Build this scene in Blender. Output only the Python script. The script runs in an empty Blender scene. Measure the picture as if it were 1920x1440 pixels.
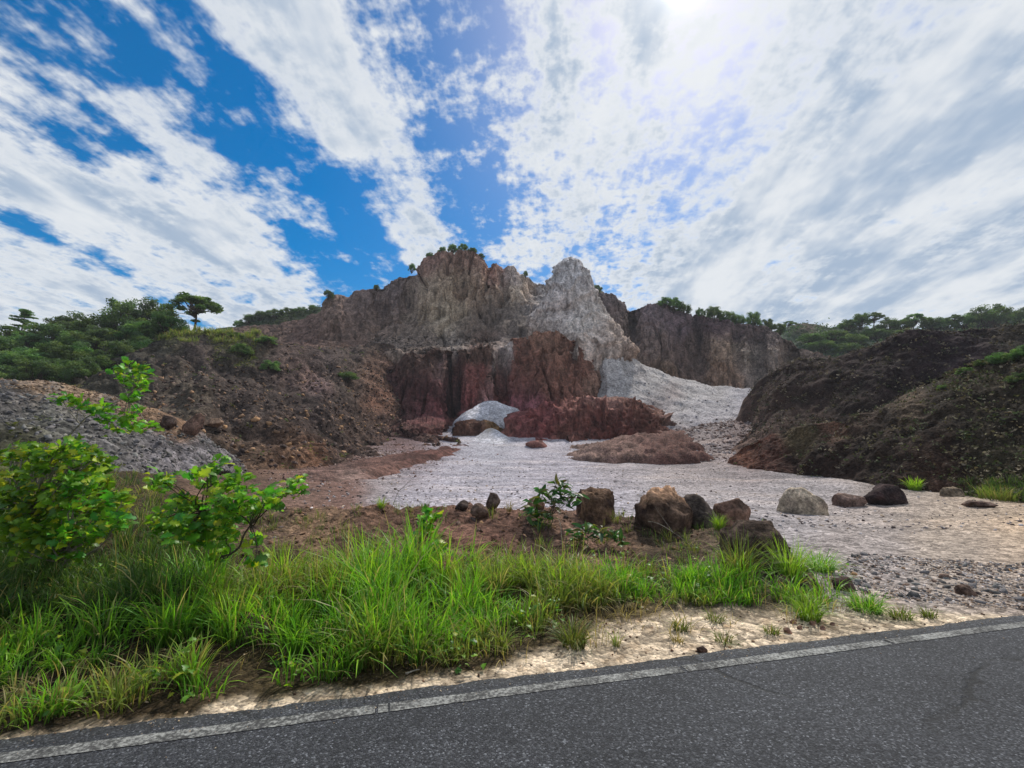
import bpy, bmesh, math, random
import numpy as np
from mathutils import Vector, Matrix

random.seed(7)
rng = np.random.default_rng(7)
scene = bpy.context.scene
COL = scene.collection

# ------------------------------------------------------------------ camera
F = 860.0                                   # focal length in pixels of the 1920 px wide photograph
PITCH = math.atan(140.0 / F)                # horizon lies at row 860
EYE = 1.6
cam = bpy.data.cameras.new("camera")
cam.sensor_width = 36.0
cam.lens = 36.0 * F / 1920.0
cam.clip_start = 0.05
cam.clip_end = 3000.0
camo = bpy.data.objects.new("camera", cam)
COL.objects.link(camo)
camo.location = (0, 0, EYE)
camo.rotation_euler = (math.pi / 2 + PITCH, 0, 0)
scene.camera = camo

# ------------------------------------------------------------------ sky, sun, exposure
SUN_EL, SUN_AZ = math.radians(49.3), math.radians(24.0)      # azimuth from +Y towards +X
SUN_DIR = Vector((math.sin(SUN_AZ) * math.cos(SUN_EL), math.cos(SUN_AZ) * math.cos(SUN_EL), math.sin(SUN_EL)))
scene.view_settings.view_transform = 'Standard'
scene.view_settings.look = 'None'
scene.view_settings.gamma = 1.0
scene.view_settings.use_curve_mapping = False
scene.view_settings.exposure = 0.0
scene.cycles.max_bounces = 5
scene.cycles.diffuse_bounces = 3
scene.cycles.adaptive_threshold = 0.02
scene.cycles.transparent_max_bounces = 8
scene.cycles.use_denoising = True

sl = bpy.data.lights.new("sun", 'SUN')
sl.energy = 3.8
sl.angle = math.radians(1.5)
sl.color = (1.0, 0.95, 0.87)
so = bpy.data.objects.new("sun", sl)
COL.objects.link(so)
so.rotation_euler = (-SUN_DIR).to_track_quat('-Z', 'Y').to_euler()
so.location = (20, 40, 60)


class NT:
    """small helper round a node tree"""
    def __init__(self, tree):
        self.t = tree
        tree.nodes.clear()

    def n(self, typ, **kw):
        nd = self.t.nodes.new(typ)
        for k, v in kw.items():
            setattr(nd, k, v)
        return nd

    def l(self, a, b):
        self.t.links.new(a, b)

    def put(self, sock, v):
        if isinstance(v, bpy.types.NodeSocket):
            self.l(v, sock)
        else:
            sock.default_value = v

    def math(self, op, a, b=0.0, c=0.0, clamp=False):
        nd = self.n('ShaderNodeMath', operation=op, use_clamp=clamp)
        self.put(nd.inputs[0], a)
        self.put(nd.inputs[1], b)
        self.put(nd.inputs[2], c)
        return nd.outputs[0]

    def mix(self, fac, a, b, blend='MIX'):
        nd = self.n('ShaderNodeMix', data_type='RGBA', blend_type=blend)
        self.put(nd.inputs[0], fac)
        self.put(nd.inputs[6], a)
        self.put(nd.inputs[7], b)
        return nd.outputs[2]

    def ramp(self, fac, pts, interp='LINEAR'):
        nd = self.n('ShaderNodeValToRGB')
        nd.color_ramp.interpolation = interp
        el = nd.color_ramp.elements
        while len(el) < len(pts):
            el.new(0.5)
        for e, (p, c) in zip(el, pts):
            e.position = p
            e.color = (c, c, c, 1) if not isinstance(c, tuple) else (*c[:3], 1)
        self.put(nd.inputs[0], fac)
        return nd.outputs[0]

    def smooth(self, v, a, b, lo=0.0, hi=1.0):
        nd = self.n('ShaderNodeMapRange', interpolation_type='SMOOTHSTEP')
        self.put(nd.inputs[0], v)
        nd.inputs[1].default_value = a
        nd.inputs[2].default_value = b
        nd.inputs[3].default_value = lo
        nd.inputs[4].default_value = hi
        return nd.outputs[0]

    def noise(self, vec, scale, detail=6.0, rough=0.55, dist=0.0, ntype='FBM'):
        nd = self.n('ShaderNodeTexNoise', noise_dimensions='3D')
        nd.noise_type = ntype
        if vec is not None:
            self.l(vec, nd.inputs['Vector'])
        nd.inputs['Scale'].default_value = scale
        nd.inputs['Detail'].default_value = detail
        nd.inputs['Roughness'].default_value = rough
        nd.inputs['Distortion'].default_value = dist
        return nd.outputs[0]

    def voro(self, vec, scale, feature='F1', rand=1.0):
        nd = self.n('ShaderNodeTexVoronoi', feature=feature)
        if vec is not None:
            self.l(vec, nd.inputs['Vector'])
        nd.inputs['Scale'].default_value = scale
        nd.inputs['Randomness'].default_value = rand
        return nd

    def mapping(self, vec, scale=(1, 1, 1), loc=(0, 0, 0), rot=(0, 0, 0)):
        nd = self.n('ShaderNodeMapping')
        self.l(vec, nd.inputs[0])
        nd.inputs['Location'].default_value = loc
        nd.inputs['Rotation'].default_value = rot
        nd.inputs['Scale'].default_value = scale
        return nd.outputs[0]


world = bpy.data.worlds.new("World")
scene.world = world
world.use_nodes = True
world.cycles.sampling_method = 'MANUAL'
world.cycles.sample_map_resolution = 512
w = NT(world.node_tree)
tc = w.n('ShaderNodeTexCoord')
sep = w.n('ShaderNodeSeparateXYZ')
w.l(tc.outputs['Generated'], sep.inputs[0])
zc = w.math('ADD', w.math('MAXIMUM', sep.outputs[2], 0.0), 0.14)
X = w.math('DIVIDE', sep.outputs[0], zc)
Y = w.math('DIVIDE', sep.outputs[1], zc)
ph = math.radians(5)
S = w.math('SUBTRACT', w.math('MULTIPLY', X, math.cos(ph)), w.math('MULTIPLY', Y, math.sin(ph)))
T = w.math('ADD', w.math('MULTIPLY', X, math.sin(ph)), w.math('MULTIPLY', Y, math.cos(ph)))
comb = w.n('ShaderNodeCombineXYZ')
w.l(S, comb.inputs[0])
w.l(w.math('MULTIPLY', T, 0.55), comb.inputs[1])
P2 = comb.outputs[0]
comb2 = w.n('ShaderNodeCombineXYZ')
w.l(S, comb2.inputs[0])
w.l(w.math('MULTIPLY', T, 0.9), comb2.inputs[1])
comb2.inputs[2].default_value = 3.7
P3 = comb2.outputs[0]
n_big = w.noise(P2, 2.3, 6, 0.60, 0.25)
n_puff = w.noise(P3, 9.0, 4, 0.62, 0.0)
n_fine = w.noise(P3, 30.0, 3, 0.6, 0.0)
warp = w.math('MULTIPLY', w.math('SUBTRACT', w.noise(P2, 1.5, 3, 0.5), 0.5), 0.30)
Sw = w.math('ADD', S, warp)
sm = w.math('DIVIDE', w.math('ADD', Sw, 2.2), 4.4)


def sp(s):
    return (s + 2.2) / 4.4


# streets of cloud that run away from the viewer: bias of the cover as a function of the distance across them
street = w.ramp(sm, [(sp(-2.2), .66), (sp(-1.74), .66), (sp(-1.63), .46), (sp(-1.5), .64), (sp(-1.15), .62), (sp(-1.0), .50),
                     (sp(-0.85), .40), (sp(-0.62), .31), (sp(-0.53), .66), (sp(-0.41), .68), (sp(-0.345), .52), (sp(-0.28), .36),
                     (sp(-0.18), .42), (sp(-0.05), .57), (sp(0.35), .61), (sp(0.6), .74), (sp(2.2), .76)])
def cen(v, k):
    return w.math('MULTIPLY', w.math('SUBTRACT', v, 0.5), k)


comb3 = w.n('ShaderNodeCombineXYZ')
w.l(w.math('MULTIPLY', S, 7.0), comb3.inputs[0])
w.l(w.math('MULTIPLY', T, 1.1), comb3.inputs[1])
n_str = w.noise(comb3.outputs[0], 1.6, 4, 0.6)
dens = w.math('ADD', w.math('ADD', w.math('ADD', cen(n_big, 1.0), cen(n_str, 0.38)), cen(n_puff, 0.78)), w.math('ADD', w.math('MULTIPLY', w.math('SUBTRACT', n_fine, 0.5), w.math('SUBTRACT', w.smooth(S, -0.5, -0.2, 0.2, 0.52), w.smooth(S, 0.25, 0.6, 0.0, 0.36))), 0.60))
dens = w.math('ADD', dens, w.math('SUBTRACT', street, 0.5))
low = w.smooth(sep.outputs[2], 0.0, 0.35, 0.14, 0.0)
dens = w.math('ADD', dens, low)
cover = w.smooth(dens, 0.46, 0.74, 0.0, 0.97)
thick = w.smooth(dens, 0.62, 0.92)
sky = w.n('ShaderNodeTexSky', sky_type='NISHITA')
sky.sun_disc = False
sky.sun_elevation = SUN_EL
sky.sun_rotation = SUN_AZ
sky.air_density = 1.0
sky.dust_density = 0.6
sky.ozone_density = 2.0
hsv = w.n('ShaderNodeHueSaturation')
hsv.inputs['Saturation'].default_value = 1.65
hsv.inputs['Hue'].default_value = 0.497
w.l(sky.outputs[0], hsv.inputs['Color'])
bluesky = w.mix(1.0, hsv.outputs[0], (0.112, 0.112, 0.112, 1), 'MULTIPLY')
# glow of the veiled sun in the cloud sheet
vd = w.n('ShaderNodeVectorMath', operation='DOT_PRODUCT')
w.l(tc.outputs['Generated'], vd.inputs[0])
vd.inputs[1].default_value = SUN_DIR
dot = w.math('MAXIMUM', vd.outputs['Value'], 0.0)
glow = w.math('ADD', w.math('MULTIPLY', w.math('POWER', dot, 1100.0), .9), w.math('MULTIPLY', w.math('POWER', dot, 40.0), 0.07))
shade = w.math('ADD', w.math('MULTIPLY', w.noise(P2, 3.4, 4, 0.6, 0.0), .85), w.math('MULTIPLY', n_str, .15))
cl = w.mix(w.math('MULTIPLY', thick, w.smooth(shade, 0.36, 0.58)), (0.82, 0.85, 0.88, 1), (0.40, 0.50, 0.64, 1))
glc = w.n('ShaderNodeCombineColor')
w.l(glow, glc.inputs[0]); w.l(glow, glc.inputs[1]); w.l(w.math('MULTIPLY', glow, 0.95), glc.inputs[2])
cl = w.mix(1.0, cl, glc.outputs[0], 'ADD')
blue2 = w.mix(0.35, bluesky, w.mix(1.0, bluesky, glc.outputs[0], 'ADD'))
skyc = w.mix(cover, blue2, cl)
bg = w.n('ShaderNodeBackground')
w.l(skyc, bg.inputs[0])
bg.inputs[1].default_value = 1.0
wo = w.n('ShaderNodeOutputWorld')
w.l(bg.outputs[0], wo.inputs[0])

# ------------------------------------------------------------------ numeric helpers
_cp, _sp = math.cos(PITCH), math.sin(PITCH)


def px(u, v, D):
    """photo pixel + forward distance in metres -> world points"""
    u = np.asarray(u, float); v = np.asarray(v, float); D = np.asarray(D, float)
    b = (720 - v) / F
    s = D / (_cp - b * _sp)
    return np.stack(np.broadcast_arrays((u - 960) / F * s, D, EYE + (_sp + b * _cp) * s), -1)


def to_px(p):
    x, y, z = p[..., 0], np.maximum(p[..., 1], 0.2), p[..., 2] - EYE
    f = y * _cp + z * _sp
    f = np.maximum(f, 0.05)
    up = -y * _sp + z * _cp
    return 960 + F * x / f, 720 - F * up / f


_perm = np.random.default_rng(3).permutation(256)
_perm = np.concatenate([_perm, _perm, _perm])
_g3 = np.random.default_rng(4).normal(size=(256, 3))
_g3 /= np.linalg.norm(_g3, axis=1)[:, None]


def pnoise(p):
    """gradient noise, about -1..1"""
    sh = p.shape[:-1]
    p = p.reshape(-1, 3)
    i = np.floor(p).astype(np.int64)
    f = p - i
    i &= 255
    t = f * f * f * (f * (f * 6 - 15) + 10)
    out = 0
    for dx in (0, 1):
        wx = t[:, 0] if dx else 1 - t[:, 0]
        a = _perm[i[:, 0] + dx]
        for dy in (0, 1):
            wy = t[:, 1] if dy else 1 - t[:, 1]
            b = _perm[a + i[:, 1] + dy]
            for dz in (0, 1):
                wz = t[:, 2] if dz else 1 - t[:, 2]
                g = _g3[_perm[b + i[:, 2] + dz]]
                out = out + wx * wy * wz * ((f[:, 0] - dx) * g[:, 0] + (f[:, 1] - dy) * g[:, 1] + (f[:, 2] - dz) * g[:, 2])
    return (out * 1.6).reshape(sh)


def fbm(p, octaves=4, gain=0.5, lac=2.03):
    a, s, n = 1.0, 0, 0
    for k in range(octaves):
        s = s + a * pnoise(p + 17.3 * k)
        n += a
        a *= gain
        p = p * lac
    return s / n


def ridged(p, octaves=4, gain=0.5, lac=2.1):
    a, s, n = 1.0, 0, 0
    for k in range(octaves):
        s = s + a * (1 - 2 * np.abs(pnoise(p + 9.1 * k)))
        n += a
        a *= gain
        p = p * lac
    return s / n


def facets(p, tilt=0.9):
    """fractured rock: each cell is a tilted flat block"""
    sh = p.shape[:-1]
    p = p.reshape(-1, 3)
    i = np.floor(p).astype(np.int64)
    best = np.full(len(p), 1e9); val = np.zeros(len(p))
    for dx in (-1, 0, 1):
        for dy in (-1, 0, 1):
            for dz in (-1, 0, 1):
                c = i + np.array([dx, dy, dz])
                h = _perm[_perm[_perm[c[:, 0] & 255] + (c[:, 1] & 255)] + (c[:, 2] & 255)]
                q = c + 0.5 + 0.45 * _g3[h]
                d = p - q
                d2 = (d * d).sum(1)
                v = (h / 255.0 - .5) + tilt * (d * _g3[(h + 91) & 255]).sum(1)
                m = d2 < best
                best = np.where(m, d2, best); val = np.where(m, v, val)
    return val.reshape(sh)


def lin(c):
    c = np.asarray(c, float) / 255.0
    return np.where(c <= 0.04045, c / 12.92, ((c + 0.055) / 1.055) ** 2.4)


def blobs(p, spots, gain, warp=14.0, wfreq=0.35):
    """albedo at points p from colour landmarks (u, v, radius, sRGB)"""
    u, v = to_px(p)
    u = u + warp * fbm(p * wfreq + 5.0, 3)
    v = v + warp * fbm(p * wfreq + 55.0, 3)
    num = np.zeros(p.shape); den = np.zeros(p.shape[:-1]) + 1e-9
    for (bu, bv, r, c) in spots:
        r2 = ((u - bu) ** 2 + (v - bv) ** 2) / (r * r)
        wgt = np.exp(-r2) + 1e-5 / (1 + r2)
        num += wgt[..., None] * lin(c); den += wgt
    return num / den[..., None] * gain


def new_mesh(name, V, faces, col=None, mat=None, parent=None, smooth=True):
    V = np.ascontiguousarray(V, dtype=np.float32).reshape(-1, 3)
    me = bpy.data.meshes.new(name)
    if isinstance(faces, np.ndarray):
        k = faces.shape[1]
        nf = len(faces)
        me.vertices.add(len(V)); me.vertices.foreach_set('co', V.ravel())
        me.loops.add(nf * k); me.loops.foreach_set('vertex_index', faces.astype(np.int32).ravel())
        me.polygons.add(nf)
        me.polygons.foreach_set('loop_start', np.arange(0, nf * k, k, dtype=np.int32))
        me.update(calc_edges=True)
    else:
        me.from_pydata(V.tolist(), [], faces)
    if smooth:
        me.polygons.foreach_set('use_smooth', np.ones(len(me.polygons), dtype=bool))
    if col is not None:
        at = me.color_attributes.new('tint', 'FLOAT_COLOR', 'POINT')
        c4 = np.ones((len(V), 4), np.float32)
        c4[:, :3] = np.asarray(col).reshape(-1, 3)
        at.data.foreach_set('color', c4.ravel())
    if mat:
        me.materials.append(mat)
    o = bpy.data.objects.new(name, me)
    COL.objects.link(o)
    if parent is not None:
        o.parent = parent
    return o


def tag(o, label=None, cat=None, group=None, kind=None):
    if label: o['label'] = label
    if cat: o['category'] = cat
    if group: o['group'] = group
    if kind: o['kind'] = kind
    return o


def grid_faces(nr, nc, wrap=False):
    i = np.arange(nr - 1)[:, None]
    j = np.arange(nc if wrap else nc - 1)[None, :]
    j2 = (j + 1) % nc
    return np.stack([i * nc + j, i * nc + j2, (i + 1) * nc + j2, (i + 1) * nc + j], -1).reshape(-1, 4)


def grid_normals(G, wrap=False):
    if wrap:
        du = np.roll(G, -1, 1) - np.roll(G, 1, 1)
    else:
        du = np.gradient(G, axis=1)
    dv = np.gradient(G, axis=0)
    n = np.cross(du, dv)
    n /= np.linalg.norm(n, axis=-1, keepdims=True) + 1e-9
    return n


# ------------------------------------------------------------------ materials
def mat_base(name):
    m = bpy.data.materials.new(name)
    m.use_nodes = True
    t = NT(m.node_tree)
    out = t.n('ShaderNodeOutputMaterial')
    bs = t.n('ShaderNodeBsdfPrincipled')
    t.l(bs.outputs[0], out.inputs[0])
    bs.inputs['Specular IOR Level'].default_value = 0.10
    bs.inputs['Roughness'].default_value = 0.95
    return m, t, bs, out


def mat_rock(name, f1=0.7, f2=6.0, bump=0.6, dist=0.25, zs=0.5, speck=0.0, contrast=1.0, speck_scale=9.0):
    """tinted rock or earth: the tint of the vertices times broken noise, with relief"""
    m, t, bs, out = mat_base(name)
    tcn = t.n('ShaderNodeTexCoord')
    vec = t.mapping(tcn.outputs['Object'], (1, 1, zs))
    at = t.n('ShaderNodeAttribute', attribute_name='tint')
    a = t.noise(vec, f1, 4, 0.65, 0.0)
    b = t.noise(tcn.outputs['Object'], f2, 4, 0.66, 0.0)
    lo, hi = 1 - 0.55 * contrast, 1 + 0.55 * contrast
    fa = t.smooth(a, 0.30, 0.70, lo, hi)
    fb = t.smooth(b, 0.30, 0.70, 1 - 0.45 * contrast, 1 + 0.45 * contrast)
    f = t.math('MULTIPLY', fa, fb)
    height = t.math('ADD', t.math('MULTIPLY', a, 0.7), t.math('MULTIPLY', b, 0.3))
    if speck > 0:
        v = t.voro(tcn.outputs['Object'], speck_scale)
        cr = t.n('ShaderNodeSeparateColor')
        t.l(v.outputs['Color'], cr.inputs[0])
        f = t.math('MULTIPLY', f, t.smooth(cr.outputs[0], 0.0, 1.0, 1 - speck, 1 + speck))
        v2 = t.voro(tcn.outputs['Object'], speck_scale * 3.1)
        cr2 = t.n('ShaderNodeSeparateColor')
        t.l(v2.outputs['Color'], cr2.inputs[0])
        f = t.math('MULTIPLY', f, t.smooth(cr2.outputs[0], 0.0, 1.0, 1 - speck * .8, 1 + speck * .8))
        height = t.math('SUBTRACT', height, t.math('MULTIPLY', v.outputs['Distance'], speck * 0.9))
        height = t.math('SUBTRACT', height, t.math('MULTIPLY', v2.outputs['Distance'], speck * 0.4))
    cc = t.n('ShaderNodeCombineColor')
    for k in range(3):
        t.l(f, cc.inputs[k])
    col = t.mix(1.0, at.outputs['Color'], cc.outputs[0], 'MULTIPLY')
    t.l(col, bs.inputs['Base Color'])
    bm = t.n('ShaderNodeBump')
    bm.inputs['Strength'].default_value = bump
    bm.inputs['Distance'].default_value = dist
    t.l(height, bm.inputs['Height'])
    t.l(bm.outputs[0], bs.inputs['Normal'])
    return m


def mat_leaf(name, transl=0.45, rough=0.5, hue=0.03):
    """leaf or blade: tint of the vertices, lit through"""
    m, t, bs, out = mat_base(name)
    at = t.n('ShaderNodeAttribute', attribute_name='tint')
    oi = t.n('ShaderNodeObjectInfo')
    h = t.n('ShaderNodeHueSaturation')
    t.l(at.outputs['Color'], h.inputs['Color'])
    t.l(t.smooth(oi.outputs['Random'], 0, 1, 0.5 - hue, 0.5 + hue), h.inputs['Hue'])
    t.l(t.smooth(oi.outputs['Random'], 0, 1, 0.75, 1.3), h.inputs['Value'])
    t.l(h.outputs[0], bs.inputs['Base Color'])
    bs.inputs['Roughness'].default_value = rough
    bs.inputs['Specular IOR Level'].default_value = 0.35
    tr = t.n('ShaderNodeBsdfTranslucent')
    br = t.mix(1.0, h.outputs[0], (1.5, 1.45, 0.75, 1), 'MULTIPLY')
    t.l(br, tr.inputs[0])
    mx = t.n('ShaderNodeMixShader')
    mx.inputs[0].default_value = transl
    t.l(bs.outputs[0], mx.inputs[1]); t.l(tr.outputs[0], mx.inputs[2])
    t.l(mx.outputs[0], out.inputs[0])
    return m


def mat_bark(name, c1, c2):
    m, t, bs, out = mat_base(name)
    tcn = t.n('ShaderNodeTexCoord')
    a = t.noise(t.mapping(tcn.outputs['Object'], (1, 1, 0.3)), 22, 5, 0.6)
    t.l(t.mix(t.smooth(a, .35, .65), (*c1, 1), (*c2, 1)), bs.inputs['Base Color'])
    bm = t.n('ShaderNodeBump')
    bm.inputs['Strength'].default_value = 0.5
    bm.inputs['Distance'].default_value = 0.02
    t.l(a, bm.inputs['Height']); t.l(bm.outputs[0], bs.inputs['Normal'])
    return m


M = {}
M['cliff'] = mat_rock('cliff_rock', 1.1, 3.2, 1.0, 0.5, 0.2, contrast=0.95)
M['scree'] = mat_rock('scree', 0.5, 4.5, 0.8, 0.2, 1.0, speck=0.35, speck_scale=3.5, contrast=0.7)
M['fan'] = mat_rock('grey_scree', 0.5, 4.0, 0.8, 0.15, 1.0, speck=0.25, speck_scale=8.0, contrast=0.55)
M['soil'] = mat_rock('soil', 0.9, 9.0, 0.8, 0.12, 0.8, speck=0.3, speck_scale=11.0, contrast=0.8)
M['gravel'] = mat_rock('gravel', 0.8, 7.0, 0.9, 0.08, 1.0, speck=0.42, speck_scale=12.0, contrast=0.32)
M['stone'] = mat_rock('stone', 3.0, 18.0, 0.4, 0.03, 1.0, contrast=0.5)
M['boulder'] = mat_rock('boulder', 3.0, 16.0, 1.0, 0.09, 1.0, contrast=0.95)
M['leaf'] = mat_leaf('leaf', 0.42, 0.45, 0.02)
M['blade'] = mat_leaf('grass_blade', 0.45, 0.5, 0.0)
M['far_leaf'] = mat_leaf('far_leaf', 0.30, 0.7, 0.015)
M['dry_leaf'] = mat_leaf('dry_leaf', 0.08, 0.9, 0.0)
M['bark_pale'] = mat_bark('pale_bark', (.30, .27, .22), (.16, .14, .11))
M['bark_dark'] = mat_bark('dark_bark', (.10, .075, .05), (.05, .04, .03))

# ------------------------------------------------------------------ terrain sheets
SHEETS = {}


def res_row(pts, n):
    a = np.array(pts, float)
    u = np.linspace(a[0, 0], a[-1, 0], n)
    v = np.interp(u, a[:, 0], a[:, 1]); D = np.interp(u, a[:, 0], a[:, 2])
    k = max(3, n // 90)
    ker = np.hanning(k + 2)[1:-1]; ker /= ker.sum()
    D = np.convolve(np.pad(D, k, mode='edge'), ker, 'same')[k:-k]
    return px(u, v, D)


def rock_disp(G, amp, zs=0.35, f=0.22, fine=1.0, rib=1.0, cleft=0.0, fac=0.0):
    q = G * np.array([1, 1, zs])
    # rounded bulges that meet in creases, on top of broad swells
    col = -ridged(G * np.array([1, 1, zs * .45]) * f * 1.7 + 3.1, 2)
    lump = -ridged(G * np.array([1, 1, .8]) * f * 4.2 + 6.0, 2)
    d = amp * (1.25 * fbm(q * f * .75, 2) + rib * 0.75 * col + 0.26 * lump + fine * 0.20 * fbm(G * f * 7.5 + 8, 4, 0.6))
    if cleft > 0:
        d = d - amp * (.34 if fac < 1 else .0) * ridged(G * np.array([1, 1, .09]) * f * 4.2 + 41.0, 2)
        wq = G + 0.35 / f * 0.25 * np.stack([fbm(G * f * 2 + 11, 2), fbm(G * f * 2 + 23, 2), fbm(G * f * 2 + 37, 2)], -1)
        d = d + amp * fac * (0.9 * facets(wq * np.array([1, 1, .55]) * f * 1.25) + 0.42 * facets(wq * np.array([1, 1, .7]) * f * 3.4 + 5))
    if cleft > 0:                                       # narrow clefts that run down the face
        for ff, ww, aa in ((0.8, 0.09, 1.0), (2.2, 0.10, 0.35)):
            n = pnoise(G * np.array([1, 1, 0.13]) * f * ff + 31.0)
            k = np.clip(1 - np.abs(n) / ww, 0, 1)
            d = d - amp * cleft * aa * k * k * (3 - 2 * k)
    return d


def finish(name, G, amp, zs, f, fine, rib, spots, gain, mat, wrap, warp, kind='structure', edge=None, tint_fn=None):
    N = grid_normals(G, wrap)
    if edge is None:
        edge = 1.0
    D = (rock_disp(G, amp, zs, f, fine, rib, (1.7 if wrap else 1.7) if mat is M['cliff'] else 0.0, (1.5 if wrap else .55)) - (0.45 * amp if wrap else 0.0)) * edge
    if mat is M['cliff']:
        D = D * (1 - .5 * np.clip(np.abs(N[..., 2]) * 1.25 - .25, 0, 1))      # flat tops stay calm
    G2 = G + N * D[..., None]
    C = blobs(G, spots, gain, warp)
    C = (.86 * C + .14 * C.mean(-1, keepdims=True)) * (np.array([1.06, 1.0, .93]) if mat is M['cliff'] else (np.array([1.14, 1.0, .88]) if name == 'dark_mound' else 1.0))
    if tint_fn is not None:
        C = tint_fn(G2, C)
    Fc = grid_faces(G.shape[0], G.shape[1], wrap)
    o = new_mesh(name, G2, Fc, C, mat)
    o['kind'] = kind
    SHEETS[name] = (G2, C)
    return o, G2


def loft(name, rows, nu, steps, spots, gain=1.7, amp=0.6, zs=0.35, f=0.22, fine=1.0, rib=1.0, mat='cliff', warp=14.0, tint_fn=None, sink=3.0):
    """rows: pixel rows [(u, v, D) ...] or ('off', index, (dx, dy, dz)); steps: subdivisions between rows"""
    R = []
    for r in rows:
        if r[0] == 'off':
            R.append(R[r[1]] + np.array(r[2], float))
        else:
            R.append(res_row(r, nu))
    out = []
    for k in range(len(R) - 1):
        s = np.linspace(0, 1, steps[k], endpoint=False)[:, None, None]
        out.append(R[k][None] * (1 - s) + R[k + 1][None] * s)
    out.append(R[-1][None])
    G = np.concatenate(out, 0)
    if sink:
        lo = [G[0] + np.array([0, -0.04 * sink, -sink]) * k for k in (1.0, .5)]
        G = np.concatenate([np.stack(lo), G], 0)
    dn = np.array([0, 0, -1.0])
    G = np.concatenate([(G[:, :1] + dn * 6), (G[:, :1] + dn * 3), G, (G[:, -1:] + dn * 3), (G[:, -1:] + dn * 6)], 1)
    for _ in range(3):                                  # round the creases between the rows a little
        G[1:-1] = 0.25 * G[:-2] + 0.5 * G[1:-1] + 0.25 * G[2:]
    return finish(name, G, amp, zs, f, fine, rib, spots, gain, M[mat], False, warp, tint_fn=tint_fn)


def ring(name, rows, na, steps, spots, gain=1.7, amp=0.5, zs=0.35, f=0.3, fine=1.0, rib=1.0, mat='cliff', power=0.62, warp=14.0):
    """rows: (left u, right u, row v, centre distance, half depth) from the foot to the tip"""
    R = []
    a = np.linspace(0, 2 * math.pi, 4001)
    ca = np.sign(np.cos(a)) * np.abs(np.cos(a)) ** power
    sa = np.sign(np.sin(a)) * np.abs(np.sin(a)) ** power
    L0 = px(rows[1][0], rows[1][2], rows[1][3]); R0 = px(rows[1][1], rows[1][2], rows[1][3])
    ln = np.concatenate([[0], np.cumsum(np.hypot(np.diff(ca) * (R0[0] - L0[0]) / 2, np.diff(sa) * rows[1][4]))])
    want = np.linspace(0, ln[-1], na, endpoint=False)
    ca = np.interp(want, ln, ca); sa = np.interp(want, ln, sa)
    for (uL, uR, v, D0, dr) in rows:
        L = px(uL, v, D0); Rr = px(uR, v, D0)
        c = (L + Rr) / 2; h = (Rr - L) / 2
        p = c[None] + ca[:, None] * h[None] + sa[:, None] * np.array([0, -dr, 0])[None]
        R.append(p[::-1])
    R.insert(0, R[0] + (R[0] - R[0].mean(0)) * 0.12 + np.array([0, 0, -5.0]))
    steps = [8] + list(steps)
    R.append(np.repeat(R[-1].mean(0)[None] + np.array([0, 0, 0.15]), na, 0))
    steps = list(steps) + [4]
    out = []
    for k in range(len(R) - 1):
        s = np.linspace(0, 1, steps[k], endpoint=False)[:, None, None]
        out.append(R[k][None] * (1 - s) + R[k + 1][None] * s)
    out.append(R[-1][None])
    G = np.concatenate(out, 0)
    for _ in range(3):
        G[1:-1] = 0.25 * G[:-2] + 0.5 * G[1:-1] + 0.25 * G[2:]
    edge = np.ones(G.shape[:2]); edge[-16:] = (np.linspace(1, 0, 16) ** .7)[:, None]
    G = G[:, ::-1]
    return finish(name, G, amp, zs, f, fine, rib, spots, gain, M[mat], True, warp, edge=edge)


#GROUND
# ------------------------------------------------------------------ road geometry (from two points of its edge)
def gpt(u, v):
    b = (720 - v) / F
    y = _cp - b * _sp; z = _sp + b * _cp
    s = -EYE / z
    return np.array([(u - 960) / F * s, y * s])


RA, RB = gpt(0, 1385), gpt(1920, 1150)
RDIR = (RB - RA) / np.linalg.norm(RB - RA)
RN = np.array([RDIR[1], -RDIR[0]])              # towards the viewer


def road_coord(x, y):
    dx, dy = x - RA[0], y - RA[1]
    return dx * RDIR[0] + dy * RDIR[1], dx * RN[0] + dy * RN[1]       # along, across (+ = on the road)


# ground: a smooth surface through points whose distance follows from what stands on them
gp = [(1920, 960, 13), (1510, 965, 14), (1700, 915, 20), (1500, 890, 24.5), (1370, 865, 34), (1000, 870, 32), (700, 900, 22), (900, 945, 11.5),
      (930, 812, 51), (600, 880, 27), (850, 832, 43), (350, 890, 16), (0, 880, 10), (0, 1000, 6), (200, 960, 8), (1280, 828, 42), (1440, 800, 44),
      (1150, 900, 22), (1250, 935, 14), (420, 905, 14), (-300, 930, 8.5), (1100, 845, 40), (760, 870, 30)]
GP = px(*np.array(gp, float).T)
extra = []
for al in np.linspace(-60, 80, 15):
    for ac in (-0.5, 1.5, 6.5):
        q = RA + RDIR * al + RN * ac
        extra.append((q[0], q[1], 0.0))
for (x, y, z) in [(-6, 5.0, .25), (0, 5.5, .06), (4, 6.2, .04), (8, 8, .04), (14, 10, .05), (25, 16, .1), (40, 30, 1), (-30, 12, 1.5), (-60, 40, 5), (60, 60, 6),
                  (0, 75, 9), (-40, 70, 8), (40, 80, 9), (0, 140, 14), (-90, 120, 12), (90, 120, 12), (-60, -40, -1), (60, -40, -1), (0, -40, -1), (0, -8, -.3)]:
    extra.append((x, y, z))
GP = np.concatenate([GP, np.array(extra, float)])


def _tps(d2):
    return np.where(d2 > 0, 0.5 * d2 * np.log(d2 + 1e-12), 0.0)


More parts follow.
